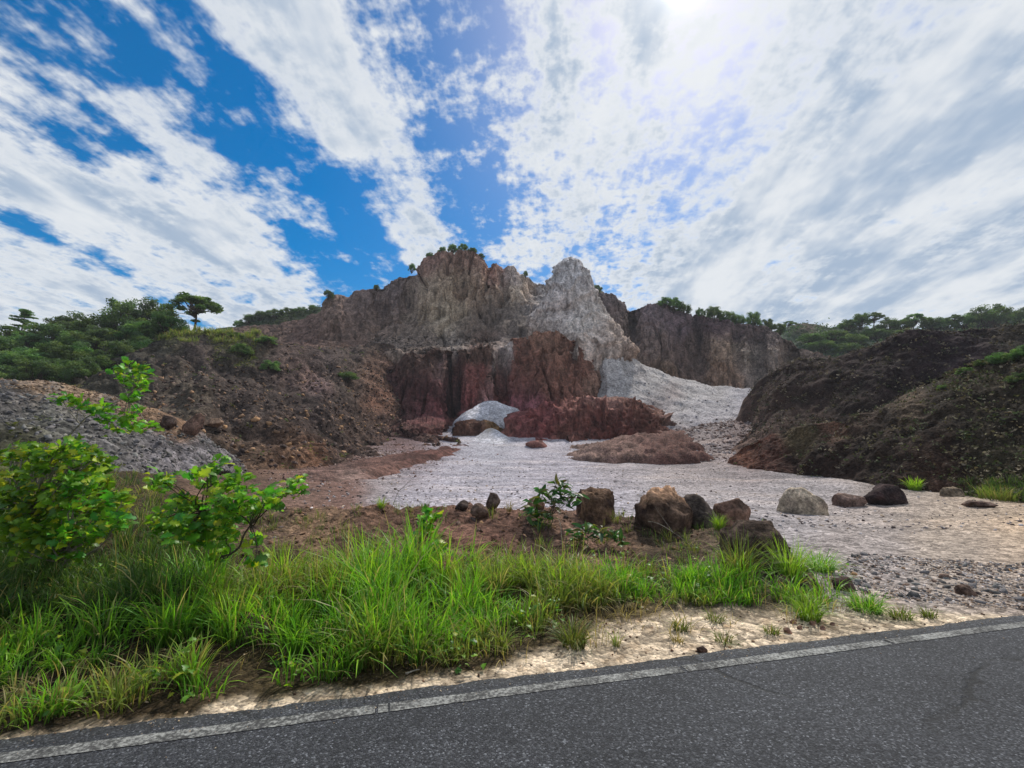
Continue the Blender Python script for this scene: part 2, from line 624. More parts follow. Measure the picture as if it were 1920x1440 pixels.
_sc = 20.0
_q = GP[:, :2] / _sc
_K = _tps(((_q[:, None] - _q[None]) ** 2).sum(-1)) + 0.002 * np.eye(len(_q))
_Pm = np.concatenate([np.ones((len(_q), 1)), _q], 1)
_A = np.block([[_K, _Pm], [_Pm.T, np.zeros((3, 3))]])
_w = np.linalg.solve(_A, np.concatenate([GP[:, 2], np.zeros(3)]))


def ground_z(x, y):
    x = np.asarray(x, float); y = np.asarray(y, float)
    q = np.stack([np.clip(x, -100, 100), np.clip(y, -45, 150)], -1).reshape(-1, 2) / _sc
    z = np.zeros(len(q))
    for s in range(0, len(q), 40000):
        c = q[s:s + 40000]
        z[s:s + 40000] = _tps(((c[:, None] - _q[None]) ** 2).sum(-1)) @ _w[:-3] + _w[-3] + c @ _w[-2:]
    z = np.clip(z, -1.5, 16).reshape(x.shape)
    al, ac = road_coord(x, y)
    k = np.clip((-ac - 0.05) / 1.2, 0, 1)            # flat under and next to the road
    k = np.where(ac > 0, np.clip((ac - 7.3) / 2, 0, 1), k)
    return z * k * k * (3 - 2 * k) - 0.03 * (1 - k)


azi = np.radians(np.concatenate([np.linspace(-180, -62, 60), np.linspace(-61.5, 61.5, 560), np.linspace(62, 180, 60)]))
rad = np.concatenate([[0.3, 1.0], np.geomspace(1.8, 130, 250), np.geomspace(140, 1500, 20)])
gx = np.sin(azi)[None] * rad[:, None]; gy = np.cos(azi)[None] * rad[:, None]
gz = ground_z(gx, gy)
Gd = np.stack([gx, gy, gz], -1)
_al, _ac = road_coord(gx, gy)
off = np.clip(-_ac / 0.6, 0, 1)
rough = 0.05 * fbm(Gd * np.array([.9, .9, .9]), 3) + 0.025 * fbm(Gd * 3.7, 3) + 0.012 * ridged(Gd * 9.0, 2)
far = np.clip((gy - 9) / 12, 0, 1)
big = 0.16 * fbm(Gd * 0.28 + 4, 3) * far
Gd[..., 2] += (rough * (0.35 + 0.65 * np.clip(-_ac - 0.4, 0, 1)) + big) * np.where(_ac > -0.02, 0.0, off)
Gd[..., 2] = np.where((_ac > -0.3) & (_ac < 7.2), np.minimum(Gd[..., 2], -0.016), Gd[..., 2])
SAND, GRV, LIL = (226, 204, 176), (186, 178, 178), (188, 182, 190)
gspots = [(100, 1360, 70, SAND), (600, 1310, 70, SAND), (960, 1250, 70, SAND), (1150, 1215, 80, SAND), (1400, 1180, 60, SAND), (1650, 1150, 40, (205, 178, 152)), (1850, 1130, 50, (168, 152, 138)),
          (300, 1200, 110, (70, 58, 42)), (600, 1180, 100, (72, 62, 42)), (900, 1150, 90, (80, 68, 48)), (100, 1080, 110, (52, 44, 32)), (1150, 1110, 70, (100, 86, 62)), (1350, 1100, 70, (110, 98, 80)),
          (150, 960, 90, (80, 68, 48)), (1650, 1080, 70, (164, 154, 150)), (1800, 1040, 80, (186, 172, 160)), (1800, 970, 80, (196, 176, 156)), (1600, 1000, 60, (182, 170, 164)), (1900, 1010, 60, (212, 186, 158)),
          (1500, 930, 70, (176, 168, 168)), (1300, 900, 90, GRV), (1100, 890, 80, LIL), (950, 860, 80, LIL), (800, 900, 60, LIL), (930, 830, 40, (196, 196, 204)), (720, 895, 35, (170, 160, 160)),
          (640, 885, 50, (138, 108, 98)), (560, 905, 60, (130, 104, 92)), (770, 850, 40, (112, 78, 70)), (450, 910, 60, (110, 88, 74)), (1300, 845, 60, (150, 132, 126)), (1400, 840, 50, (140, 120, 116)),
          (1150, 850, 50, (176, 164, 162)), (1700, 930, 60, (170, 158, 150)), (0, 900, 90, (80, 74, 52)), (1900, 1090, 70, (166, 152, 142))]
gspots = [g for g in gspots if g[3] != SAND]
gcol = blobs(Gd, gspots, 0.70, 22.0, 0.5)
_gu, _gv = to_px(Gd)
sandw = np.interp(_gu, [0, 300, 600, 900, 1050, 1150, 1350, 1550, 1700, 1900, 2200], [.12, .2, .26, .32, .5, 1.0, .95, .6, .38, .12, .1])
sandm = np.clip((sandw + _ac + 0.35 * fbm(Gd * 1.7, 3)) / 0.16, 0, 1) * (Gd[..., 1] > 0.5)
sandt = (lin(SAND) * 0.66)[None, None] * (1 + 0.25 * fbm(Gd * 2.6, 4))[..., None]
sandt = sandt * (1 - np.clip(fbm(Gd * 5.0 + 7, 3) - 0.12, 0, 1)[..., None] * np.array([.8, 1.0, 1.2]))
wash = fbm(np.stack([gx * .16 + .05 * gy, gy * .55, gx * 0], -1) + 3, 4)
wash2 = fbm(np.stack([gx * .6, gy * 1.8, gx * 0], -1) + 13, 3)
wm = np.clip((gy - 8) / 4, 0, 1)[..., None]
gcol = gcol * (1 + wm * (0.55 * wash + 0.30 * wash2)[..., None]) * (1 - wm * np.clip(wash, 0, 1)[..., None] * np.array([-.05, .06, .2]))
Gd[..., 2] += 0.10 * wm[..., 0] * wash
gcol = gcol * (1 - sandm[..., None]) + sandt * sandm[..., None]
gflat = Gd[..., 1] < 0.5
gcol[gflat] = lin((120, 105, 85)) * 0.9
ground = new_mesh('ground', Gd, grid_faces(len(rad), len(azi)), gcol, M['gravel'])
tag(ground, kind='structure')

# ------------------------------------------------------------------ road
m, t, bs, out = mat_base('asphalt')
tcn = t.n('ShaderNodeTexCoord'); ob = tcn.outputs['Object']
v = t.voro(ob, 95.0)
cs = t.n('ShaderNodeSeparateColor'); t.l(v.outputs['Color'], cs.inputs[0])
big = t.noise(ob, 0.7, 5, 0.6)
fine = t.noise(ob, 60, 4, 0.7)
base = t.ramp(cs.outputs[0], [(0.0, (.022, .022, .024)), (.55, (.045, .045, .047)), (.82, (.078, .078, .08)), (.95, (.13, .13, .13)), (1.0, (.24, .24, .24))])
base = t.mix(1.0, base, t.ramp(big, [(.3, .52), (.7, 1.0)]), 'MULTIPLY')
base = t.mix(1.0, base, (.95, .99, 1.08, 1), 'MULTIPLY')
base = t.mix(1.0, base, t.ramp(fine, [(.3, .7), (.7, 1.3)]), 'MULTIPLY')
wob = t.n('ShaderNodeVectorMath', operation='ADD')
t.l(t.mapping(ob, (1, 1, 1)), wob.inputs[0])
nz = t.n('ShaderNodeTexNoise'); t.l(ob, nz.inputs['Vector']); nz.inputs['Scale'].default_value = 2.2; nz.inputs['Detail'].default_value = 6
ws = t.n('ShaderNodeVectorMath', operation='SCALE'); t.l(nz.outputs['Color'], ws.inputs[0]); ws.inputs['Scale'].default_value = 0.55
t.l(ws.outputs[0], wob.inputs[1])
ck = t.voro(wob.outputs[0], 0.42, 'DISTANCE_TO_EDGE')
gap = t.smooth(t.noise(ob, 0.55, 3, .5), .40, .52)
crack = t.math('MULTIPLY', t.smooth(ck.outputs['Distance'], 0.003, 0.016, 1, 0), gap)
base = t.mix(t.math('MULTIPLY', crack, 0.75), base, (.012, .012, .012, 1))
t.l(base, bs.inputs['Base Color'])
bs.inputs['Roughness'].default_value = 0.8
bs.inputs['Specular IOR Level'].default_value = 0.25
bm = t.n('ShaderNodeBump'); bm.inputs['Strength'].default_value = 0.9; bm.inputs['Distance'].default_value = 0.006
t.l(t.math('SUBTRACT', t.math('MULTIPLY', v.outputs['Distance'], -1.0), t.math('MULTIPLY', crack, 1.5)), bm.inputs['Height'])
t.l(bm.outputs[0], bs.inputs['Normal'])
M['asphalt'] = m

na = 1500
al = np.concatenate([np.linspace(-140, -8, 80), np.linspace(-7.5, 22, na), np.linspace(22.5, 200, 80)])
rag = lambda a, s: 0.045 * fbm(np.stack([a * 0.8, a * 0 + s, a * 0], -1), 2) + 0.035 * fbm(np.stack([a * 5, a * 0 + s, a * 0], -1), 3) + 0.012 * fbm(np.stack([a * 30, a * 0 + s, a * 0], -1), 2)
rowsr = []
for ac, z, s in ((None, -0.12, 1), (None, -0.002, 1), (0.12, 0.0, 0), (2.0, 0.002, 0), (5.0, 0.002, 0), (6.8, 0.0, 0), (6.85, -0.12, 0)):
    off = rag(al, 3.3) if ac is None else al * 0 + ac
    off = off + (0.02 if (ac is None and z > -.05) else 0)
    p = RA[None] + al[:, None] * RDIR[None] + off[:, None] * RN[None]
    rowsr.append(np.concatenate([p, np.full((len(al), 1), z)], 1))
rowsr = np.stack(rowsr)
road = new_mesh('road', rowsr, grid_faces(len(rowsr), len(al))[:, ::-1], None, M['asphalt'], smooth=False)
tag(road, kind='structure')

m, t, bs, out = mat_base('road_paint')
tcn = t.n('ShaderNodeTexCoord'); ob = tcn.outputs['Object']
wn = t.noise(ob, 38, 6, 0.75); wn2 = t.noise(ob, 3.0, 4, .6)
wear = t.smooth(t.math('ADD', t.math('MULTIPLY', wn, .75), t.math('MULTIPLY', wn2, .35)), .47, .68)
t.l(t.mix(wear, (.055, .054, .053, 1), t.mix(t.noise(ob, 7, 4, .6), (.27, .27, .26, 1), (.40, .40, .37, 1))), bs.inputs['Base Color'])
bs.inputs['Roughness'].default_value = .75
bm = t.n('ShaderNodeBump'); bm.inputs['Strength'].default_value = .5; bm.inputs['Distance'].default_value = .004
t.l(wn, bm.inputs['Height']); t.l(bm.outputs[0], bs.inputs['Normal'])
M['paint'] = m
# the edge line is laid in lengths with small breaks between them
brk = [-60, -0.5, 2.09, 2.11, 2.17, 2.185, 4.35, 4.38, 6.42, 6.46, 9.5, 9.53, 60]
for a0, a1 in [(brk[0], brk[2]), (brk[3], brk[4]), (brk[5], brk[6]), (brk[7], brk[8]), (brk[9], brk[10]), (brk[11], brk[12])]:
    n = max(8, int(min(a1, 20) - max(a0, -8)) * 60 + 8)
    aa = np.linspace(max(a0, -30), min(a1, 60), n)
    e0 = 0.172 + 0.006 * fbm(np.stack([aa * 14, aa * 0, aa * 0 + 3], -1), 2)
    e1 = 0.278 + 0.006 * fbm(np.stack([aa * 14, aa * 0, aa * 0 + 9], -1), 2)
    pp = [RA[None] + aa[:, None] * RDIR + e[:, None] * RN for e in (e0, e1)]
    V = np.concatenate([np.concatenate([p, np.full((n, 1), 0.0040)], 1) for p in pp])
    new_mesh('edge_line', V, grid_faces(2, n)[:, ::-1], None, M['paint'], parent=road, smooth=False)

#TERRAIN
# ------------------------------------------------------------------ back cliff with its bench and lower wall
TANC, GRYC, BRN, DRK, REDC, PURP = (132, 118, 104), (128, 122, 120), (98, 76, 68), (70, 54, 52), (112, 62, 62), (120, 70, 80)
SK_L = [(430, 612, 92), (500, 604, 90), (545, 600, 88), (598, 582, 87), (603, 562, 86), (612, 550, 86), (640, 549, 86), (652, 552, 87), (666, 543, 86), (700, 537, 85), (714, 535, 85), (722, 523, 85), (745, 514, 85), (768, 513, 84),
        (773, 503, 83), (780, 494, 83), (800, 479, 83), (822, 470, 83), (850, 465, 83), (880, 466, 83), (900, 474, 83), (914, 488, 84), (917, 497, 85), (923, 489, 84), (932, 488, 84), (940, 500, 85), (944, 506, 86), (950, 494, 85),
        (960, 493, 85), (975, 503, 85), (990, 514, 86), (1004, 528, 87), (1022, 529, 88), (1050, 540, 89), (1085, 560, 89)]
MID_L = [(430, 620, 86), (500, 616, 84), (560, 612, 81), (600, 600, 79), (640, 592, 78), (662, 592, 81.5), (680, 592, 79), (712, 590, 83.5), (728, 588, 80), (745, 585, 79), (766, 575, 85.5), (776, 560, 79), (800, 545, 77), (850, 530, 76.5), (862, 528, 81.5), (872, 528, 77), (905, 530, 77),
         (915, 535, 83), (930, 540, 78), (942, 545, 84), (955, 540, 79), (985, 545, 80), (1000, 550, 86), (1020, 550, 84), (1085, 570, 85)]
BAS_L = [(430, 630, 82), (520, 628, 78), (600, 634, 76), (680, 636, 76), (735, 632, 76), (768, 615, 77), (800, 600, 75), (850, 590, 74.5), (900, 586, 75), (960, 578, 76), (1010, 572, 78), (1085, 590, 80)]
BEN_L = [(430, 640, 78), (520, 640, 74), (620, 645, 72), (700, 643, 71), (760, 643, 70), (850, 641, 70), (930, 638, 69), (1000, 628, 69), (1085, 640, 70)]
EDG_L = [(430, 652, 74), (560, 655, 68), (640, 660, 66), (700, 660, 63), (760, 652, 62), (850, 650, 62.5), (930, 650, 63), (1000, 655, 63), (1085, 660, 64)]
LOW_L = [(430, 850, 64), (640, 842, 58), (760, 836, 57), (850, 826, 57), (930, 806, 58), (1000, 800, 58), (1085, 800, 59)]
cspots = [(860, 480, 32, (116, 90, 80)), (800, 490, 22, (112, 86, 80)), (800, 550, 28, TANC), (850, 530, 30, (138, 122, 104)), (835, 590, 32, (136, 124, 108)), (900, 540, 26, (124, 106, 92)), (865, 545, 10, (84, 64, 56)), (925, 515, 16, (138, 104, 92)), (955, 520, 16, (140, 128, 124)),
          (965, 550, 18, (150, 136, 122)), (990, 545, 14, (148, 130, 116)), (930, 602, 40, (88, 78, 72)), (980, 600, 30, (96, 88, 84)), (880, 612, 25, (92, 80, 72)), (740, 540, 28, (100, 88, 88)), (680, 560, 35, (100, 86, 84)), (640, 600, 40, (104, 86, 78)), (700, 610, 35, (100, 84, 76)), (570, 620, 30, (92, 72, 66)), (520, 625, 30, (84, 68, 62)),
          (610, 555, 14, (88, 72, 62)), (740, 645, 30, (112, 100, 92)), (800, 645, 30, (104, 92, 84)), (850, 640, 25, (118, 110, 106)), (910, 650, 30, (84, 62, 54)), (900, 700, 30, (104, 58, 56)), (940, 660, 25, (140, 130, 128)), (800, 720, 50, (74, 48, 48)), (850, 760, 25, (60, 42, 44)), (925, 700, 20, (96, 66, 62)), (700, 720, 40, (112, 78, 62)), (660, 660, 30, (86, 66, 58)), (620, 700, 50, (76, 60, 54)), (1040, 570, 40, (128, 124, 126))]
_, S_CLIFF = loft('cliff', [LOW_L, EDG_L, BEN_L, BAS_L, MID_L, SK_L, ('off', 5, (0, 6, -0.6)), ('off', 5, (0, 34, -14))],
     640, [30, 16, 20, 34, 34, 8, 6], cspots, 1.45, amp=0.85, zs=0.28, f=0.20)

SK_R = [(1075, 560, 92), (1090, 540, 91), (1112, 538, 90), (1128, 545, 90), (1150, 549, 90), (1160, 560, 90), (1172, 566, 91), (1186, 579, 92), (1200, 573, 90), (1228, 566, 88), (1245, 566, 88), (1268, 578, 88), (1290, 584, 88), (1330, 589, 87), (1385, 600, 86), (1430, 608, 85), (1462, 618, 84), (1500, 648, 82), (1560, 665, 80)]
MD_R = [(1075, 600, 88), (1110, 595, 85), (1140, 600, 83.5), (1170, 612, 85), (1186, 620, 92.5), (1205, 620, 84), (1240, 625, 82), (1290, 640, 81), (1312, 645, 87), (1330, 640, 80), (1370, 645, 79), (1378, 650, 83.5), (1400, 650, 78.5), (1422, 655, 84), (1440, 652, 78), (1465, 660, 78), (1482, 668, 83), (1520, 680, 78), (1560, 690, 78)]
BS_R = [(1075, 660, 84), (1150, 662, 81), (1200, 676, 80), (1280, 703, 78), (1312, 712, 80), (1350, 720, 76), (1440, 728, 75), (1500, 720, 75), (1560, 730, 75)]
rspots = [(1130, 570, 22, (96, 84, 84)), (1160, 610, 25, (98, 84, 80)), (1220, 580, 25, (104, 90, 94)), (1230, 640, 30, (104, 90, 86)), (1270, 600, 25, (92, 78, 84)), (1290, 660, 30, (94, 78, 74)), (1340, 600, 25, (78, 62, 66)), (1345, 660, 24, (132, 112, 96)), (1360, 690, 22, (128, 104, 88)), (1395, 665, 18, (130, 118, 108)),
          (1400, 615, 20, (84, 70, 70)), (1445, 665, 20, (124, 112, 104)), (1440, 625, 20, (88, 76, 74)), (1490, 680, 25, (100, 86, 78)), (1430, 700, 22, (116, 104, 98)), (1240, 700, 30, (110, 90, 74))]
_, S_CLIFF_R = loft('cliff', [[(a, b + 30, c) for a, b, c in BS_R], BS_R, MD_R, SK_R, ('off', 3, (0, 6, -0.5)), ('off', 3, (0, 40, -14))],
     480, [8, 40, 40, 8, 6], rspots, 1.3, amp=0.75, zs=0.25, f=0.24)

PINC = (170, 164, 164)
ring('rock_pinnacle', [(1000, 1130, 720, 66.5, 6), (992, 1176, 684, 67, 6.6), (990, 1186, 664, 67.5, 6.4), (998, 1154, 632, 68, 5.3), (1008, 1128, 602, 68.6, 4.3), (1028, 1108, 566, 69.2, 3.6), (1038, 1099, 538, 69.6, 3.1), (1045, 1092, 516, 70, 2.5), (1052, 1083, 502, 70, 1.7), (1062, 1072, 488, 70, .7)],
     280, [8, 10, 16, 16, 16, 12, 12, 10, 8],
     [(1065, 530, 30, (164, 162, 166)), (1050, 570, 25, (160, 152, 152)), (1095, 570, 25, (158, 152, 150)), (1090, 610, 25, (178, 172, 170)), (1030, 600, 30, (150, 142, 140)), (1150, 640, 25, (146, 132, 124)), (1180, 655, 18, (132, 112, 100)), (1010, 640, 30, (122, 108, 100)), (1110, 650, 30, (160, 148, 142))],
     1.45, amp=0.45, zs=0.3, f=0.34)
WU = [695, 720, 760, 800, 836, 844, 849, 855, 866, 900, 927, 935, 940, 946, 957, 1000, 1040, 1080, 1114, 1132, 1150]
W_V = [[842, 842, 840, 838, 836, 834, 832, 830, 826, 816, 806, 800, 797, 795, 796, 806, 812, 806, 796, 788, 786],
       [808, 803, 800, 796, 798, 794, 790, 778, 772, 766, 766, 768, 770, 770, 770, 776, 778, 772, 762, 756, 754],
       [788, 782, 776, 775, 776, 776, 774, 770, 764, 758, 758, 760, 762, 760, 752, 756, 760, 756, 748, 742, 742],
       [750, 738, 716, 712, 712, 714, 716, 712, 706, 704, 706, 712, 714, 704, 694, 690, 688, 692, 704, 712, 720],
       [722, 694, 664, 655, 654, 662, 668, 660, 652, 646, 650, 664, 668, 646, 632, 622, 617, 632, 664, 690, 704]]
W_D = [[47, 45.6, 45.2, 46, 47.6, 52, 54, 53, 53, 53.6, 55.2, 59.5, 60, 58, 54.2, 52.6, 52.4, 53.4, 55.2, 58, 62],
       [49, 47.6, 47.2, 48, 49.6, 54.5, 57, 56, 54.8, 55.4, 56.2, 60.5, 61.5, 59, 55.0, 53.4, 53.4, 54.4, 56, 59, 63],
       [55, 54, 53.6, 53.4, 54.4, 60, 62, 59, 56.4, 56.2, 57, 61, 62.5, 60, 55.8, 54.8, 54.8, 55.4, 56.8, 59.6, 63.6],
       [58, 56.6, 55.6, 55.2, 56.0, 61, 63, 60.2, 57.6, 57.6, 58.4, 62, 63.4, 61, 57.4, 56.4, 56.4, 57.2, 58.6, 61, 64.6],
       [60.5, 59.2, 58.4, 58.2, 58.6, 62.6, 64, 61.8, 60, 60.2, 60.8, 63.4, 64.4, 62.4, 60.2, 59.4, 59.4, 59.8, 60.6, 62.6, 66]]
_j = np.random.default_rng(9)
WU2 = sorted(set(WU + list(range(700, 1150, 9))))
_top = [(u_, float(np.interp(u_, WU, W_V[4]) + _j.normal(0, 3.5)), float(np.interp(u_, WU, W_D[4]) + _j.normal(0, .5))) for u_ in WU2]
_, S_WALL = loft('rock_wall', [list(zip(WU, v_, d_)) for v_, d_ in zip(W_V[:4], W_D[:4])] + [_top, ('off', 4, (0, 1.6, .1)), ('off', 4, (0, 8, -1.5))], 520, [30, 10, 36, 36, 6, 6],
     [(780, 680, 28, (76, 56, 50)), (770, 730, 30, (78, 50, 50)), (825, 720, 20, (92, 60, 60)), (730, 770, 25, (76, 52, 50)), (800, 765, 30, (94, 54, 58)), (836, 775, 14, (112, 64, 66)), (720, 800, 25, (74, 50, 46)), (830, 690, 14, (116, 92, 88)),
      (740, 815, 30, (72, 50, 46)), (800, 815, 30, (80, 54, 48)), (850, 815, 25, (88, 56, 50)), (885, 655, 18, (80, 60, 52)), (915, 660, 14, (84, 62, 54)), (880, 710, 22, (110, 66, 62)), (872, 750, 20, (124, 70, 70)), (915, 740, 16, (128, 92, 90)), (930, 710, 12, (110, 84, 78)), (922, 765, 14, (142, 100, 106)),
      (1030, 636, 26, (134, 100, 84)), (1080, 680, 30, (110, 76, 64)), (1000, 680, 28, (104, 70, 60)), (978, 720, 24, (98, 62, 58)), (1060, 720, 30, (122, 84, 72)), (1120, 715, 16, (136, 106, 92)), (1050, 756, 22, (114, 70, 64)), (975, 772, 24, (126, 74, 84)), (1012, 770, 20, (136, 86, 94)), (1095, 760, 20, (92, 58, 52)), (1060, 690, 8, (150, 112, 94)), (938, 690, 9, (160, 148, 146)), (942, 660, 10, (166, 156, 154)), (850, 700, 7, (96, 74, 72)), (1125, 690, 9, (150, 128, 118))],
     1.2, amp=0.5, zs=0.45, f=0.36)
ring('rock_outcrop', [(945, 1010, 828, 50.5, 2.8), (950, 1005, 806, 51, 2.5), (955, 1001, 784, 51.5, 2), (965, 992, 774, 52, .8)],
     170, [10, 10, 6], [(975, 790, 22, (124, 72, 72)), (1000, 800, 14, (106, 62, 60)), (950, 800, 14, (110, 74, 66))], 1.15, amp=0.4, zs=0.5, f=0.45)
ring('rock_outcrop', [(1006, 1262, 836, 50, 4.4), (1014, 1246, 814, 50.8, 4), (1017, 1224, 784, 51.6, 3.4), (1036, 1190, 762, 52.8, 2.5), (1090, 1166, 750, 54, 1.2)],
     340, [14, 14, 10, 8],
     [(1040, 790, 22, (122, 68, 68)), (1090, 790, 25, (100, 62, 56)), (1070, 765, 20, (126, 84, 76)), (1150, 755, 18, (140, 112, 104)), (1060, 812, 16, (112, 74, 66)), (1140, 775, 25, (104, 60, 54)), (1190, 765, 25, (96, 62, 54)), (1230, 750, 22, (112, 84, 76)), (1130, 805, 22, (96, 54, 48)), (1110, 745, 18, (138, 104, 98))],
     1.15, amp=0.72, zs=0.7, f=0.42)
WHT = (196, 192, 196)
ring('talus_cone', [(852, 996, 796, 54, 3.2), (866, 984, 783, 54.5, 2.7), (888, 960, 769, 55.2, 1.8), (899, 944, 760, 55.7, 1.3), (907, 932, 754, 56, .9)], 160, [8, 10, 8, 6],
     [(915, 770, 60, WHT)], .95, amp=0.32, zs=1, f=0.6, mat='fan', rib=.4, power=1.0)
ring('talus_cone', [(868, 976, 838, 46.6, 3.2), (884, 962, 826, 47.4, 2.5), (902, 943, 814, 48.2, 1.4), (912, 930, 805, 48.8, .7)], 160, [8, 10, 8],
     [(918, 800, 8, (170, 150, 110)), (915, 825, 40, WHT)], .95, amp=0.08, zs=1, f=0.6, mat='fan', rib=.4, power=1.0)
ring('rock_outcrop', [(852, 940, 842, 50.6, 2.8), (860, 934, 818, 51, 2.4), (868, 926, 798, 51.4, 1.8), (880, 914, 789, 51.8, .8)], 170, [10, 10, 6],
     [(880, 810, 25, (84, 56, 46)), (925, 805, 12, (128, 100, 62)), (890, 830, 25, (74, 52, 44))], 1.1, amp=0.42, zs=0.7, f=0.45)
# grey scree fan right of the pinnacle
TP = [(1105, 668, 65), (1128, 656, 60.5), (1165, 660, 61), (1210, 680, 66), (1280, 706, 71), (1350, 722, 71), (1440, 728, 71), (1500, 726, 69)]
_, S_FAN = loft('scree_slope', [[(1100, 870, 38), (1250, 868, 37), (1400, 866, 36), (1500, 866, 36)],
                     [(1105, 800, 53), (1140, 800, 51), (1230, 800, 47.5), (1300, 815, 45), (1380, 820, 44), (1500, 815, 44)],
                     [(1105, 735, 61), (1136, 735, 56.5), (1200, 742, 55.5), (1300, 756, 56), (1380, 766, 56), (1500, 772, 55)], TP, ('off', 3, (0, 3, -1.5))],
     360, [30, 40, 40, 5],
     [(1180, 690, 40, (178, 170, 166)), (1250, 730, 50, (172, 165, 162)), (1340, 750, 50, (170, 163, 160)), (1400, 760, 40, (160, 154, 160)), (1330, 790, 40, (158, 152, 158)), (1240, 770, 30, (166, 156, 156)), (1260, 735, 16, (104, 76, 68)), (1230, 760, 14, (100, 70, 62)), (1290, 850, 40, (150, 130, 122)), (1420, 820, 40, (128, 110, 106)), (1360, 840, 40, (136, 118, 112)), (1200, 700, 12, (150, 140, 138))],
     0.92, amp=0.4, zs=1.0, f=0.35, mat='fan', rib=0.6)
ring('soil_mound', [(1050, 1302, 866, 38.5, 5), (1062, 1294, 857, 39.8, 4.5), (1096, 1290, 846, 42, 3.6), (1172, 1286, 829, 45, 2.4), (1230, 1278, 812, 47.5, .9)], 260, [12, 12, 10, 8],
     [(1150, 840, 40, (136, 104, 92)), (1220, 820, 30, (124, 90, 80)), (1100, 850, 30, (140, 112, 100)), (1250, 840, 25, (110, 76, 66))], 0.78, amp=0.55, zs=.9, f=0.4, mat='soil', fine=2.0)

# ------------------------------------------------------------------ right mounds and far hill
dspots = [(1500, 700, 50, (62, 50, 48)), (1650, 680, 70, (54, 44, 46)), (1800, 640, 70, (54, 44, 50)), (1550, 660, 30, (60, 50, 46)), (1420, 800, 40, (98, 82, 78)), (1480, 770, 40, (72, 58, 52)), (1600, 750, 50, (56, 46, 42)), (1390, 830, 30, (118, 98, 90)), (1900, 620, 40, (66, 62, 54))]
_, S_MOUND_A = loft('dark_mound', [[(1350, 880, 33), (1450, 860, 31), (1550, 840, 29), (1650, 830, 28), (1760, 815, 27), (1900, 800, 26), (2150, 800, 25)],
                    [(1368, 848, 37), (1450, 830, 34), (1550, 803, 32), (1650, 792, 31), (1760, 772, 30), (1900, 762, 29), (2150, 750, 27)],
                    [(1405, 800, 40), (1470, 762, 37), (1560, 733, 35), (1660, 703, 33), (1760, 684, 32), (1860, 664, 31), (2150, 640, 28.5)],
                    [(1425, 765, 44), (1440, 728, 43), (1470, 686, 41.5), (1500, 668, 40.5), (1560, 658, 38.6), (1640, 638, 36.6), (1720, 612, 35), (1850, 606, 34), (1920, 598, 33), (2150, 575, 31)],
                    ('off', 3, (0, 5, -0.5)), ('off', 3, (4, 24, -9))], 420, [8, 32, 44, 8, 8], dspots, 0.70, amp=0.42, zs=.9, f=0.26, mat='soil', fine=2.2)
BASE_B = [(1345, 872, 33), (1400, 878, 28.5), (1500, 893, 24), (1600, 904, 21.5), (1700, 917, 19.3), (1800, 928, 17.5), (1920, 946, 15.2), (2200, 985, 12.5)]
_, S_MOUND_B = loft('dark_mound', [[(a, b + 40, c) for a, b, c in BASE_B], BASE_B,
                    [(1345, 870, 33.5), (1430, 858, 27.8), (1520, 848, 24.4), (1650, 832, 21.7), (1780, 812, 19.4), (1900, 792, 17.6), (2200, 780, 15)],
                    [(1345, 868, 34.5), (1390, 848, 32), (1440, 820, 29), (1500, 795, 26.8), (1600, 778, 24.5), (1680, 758, 23), (1740, 735, 22.3), (1790, 698, 21.8), (1850, 664, 21.2), (1920, 652, 20), (2200, 640, 17.5)],
                    ('off', 3, (0, 4, -0.6)), ('off', 3, (3, 20, -8))], 430, [6, 34, 44, 8, 8],
     [(1400, 865, 25, (108, 72, 58)), (1440, 860, 25, (84, 56, 48)), (1550, 860, 50, (52, 40, 36)), (1700, 850, 60, (52, 44, 38)), (1640, 800, 50, (58, 50, 44)), (1700, 765, 22, (110, 98, 84)), (1620, 785, 22, (104, 88, 78)), (1560, 795, 20, (110, 84, 70)), (1850, 750, 70, (56, 50, 42)), (1850, 680, 40, (64, 60, 46)), (1750, 880, 50, (66, 48, 40)), (1880, 870, 60, (58, 56, 40)), (1500, 815, 20, (92, 84, 62))],
     0.72, amp=0.36, zs=.9, f=0.30, mat='soil', fine=2.2)
GH = (70, 86, 60)
_, S_HILL_R = loft('hill', [[(1380, 760, 84), (1600, 740, 80), (1900, 720, 72), (2300, 720, 66)], [(1380, 690, 98), (1500, 660, 95), (1700, 650, 88), (1900, 640, 82), (2300, 620, 76)],
              [(1380, 650, 112), (1440, 625, 110), (1470, 609, 110), (1500, 602, 110), (1530, 600, 110), (1560, 605, 109), (1620, 608, 107), (1700, 612, 104), (1800, 606, 99), (1920, 596, 94), (2300, 570, 86)],
              ('off', 2, (0, 30, -6))], 300, [20, 40, 8],
     [(1520, 606, 20, (104, 78, 66)), (1560, 630, 60, (66, 82, 62)), (1700, 640, 80, (60, 74, 56)), (1900, 620, 80, (58, 70, 52))], 1.2, amp=0.9, zs=1, f=0.2, mat='soil')
_, S_RIDGE_L = loft('hill', [[(330, 700, 78), (520, 690, 78), (660, 690, 78)], [(330, 640, 92), (450, 628, 92), (560, 614, 90), (660, 606, 90)],
              [(330, 630, 100), (400, 616, 100), (440, 607, 100), (480, 592, 99), (540, 583, 98), (600, 573, 97), (660, 570, 97)], ('off', 2, (0, 30, -5))], 200, [12, 26, 8],
     [(480, 600, 40, (66, 84, 60)), (560, 590, 40, (66, 82, 58)), (540, 615, 30, (92, 72, 66)), (600, 580, 20, (90, 104, 70))], 1.2, amp=0.8, zs=1, f=0.2, mat='soil')

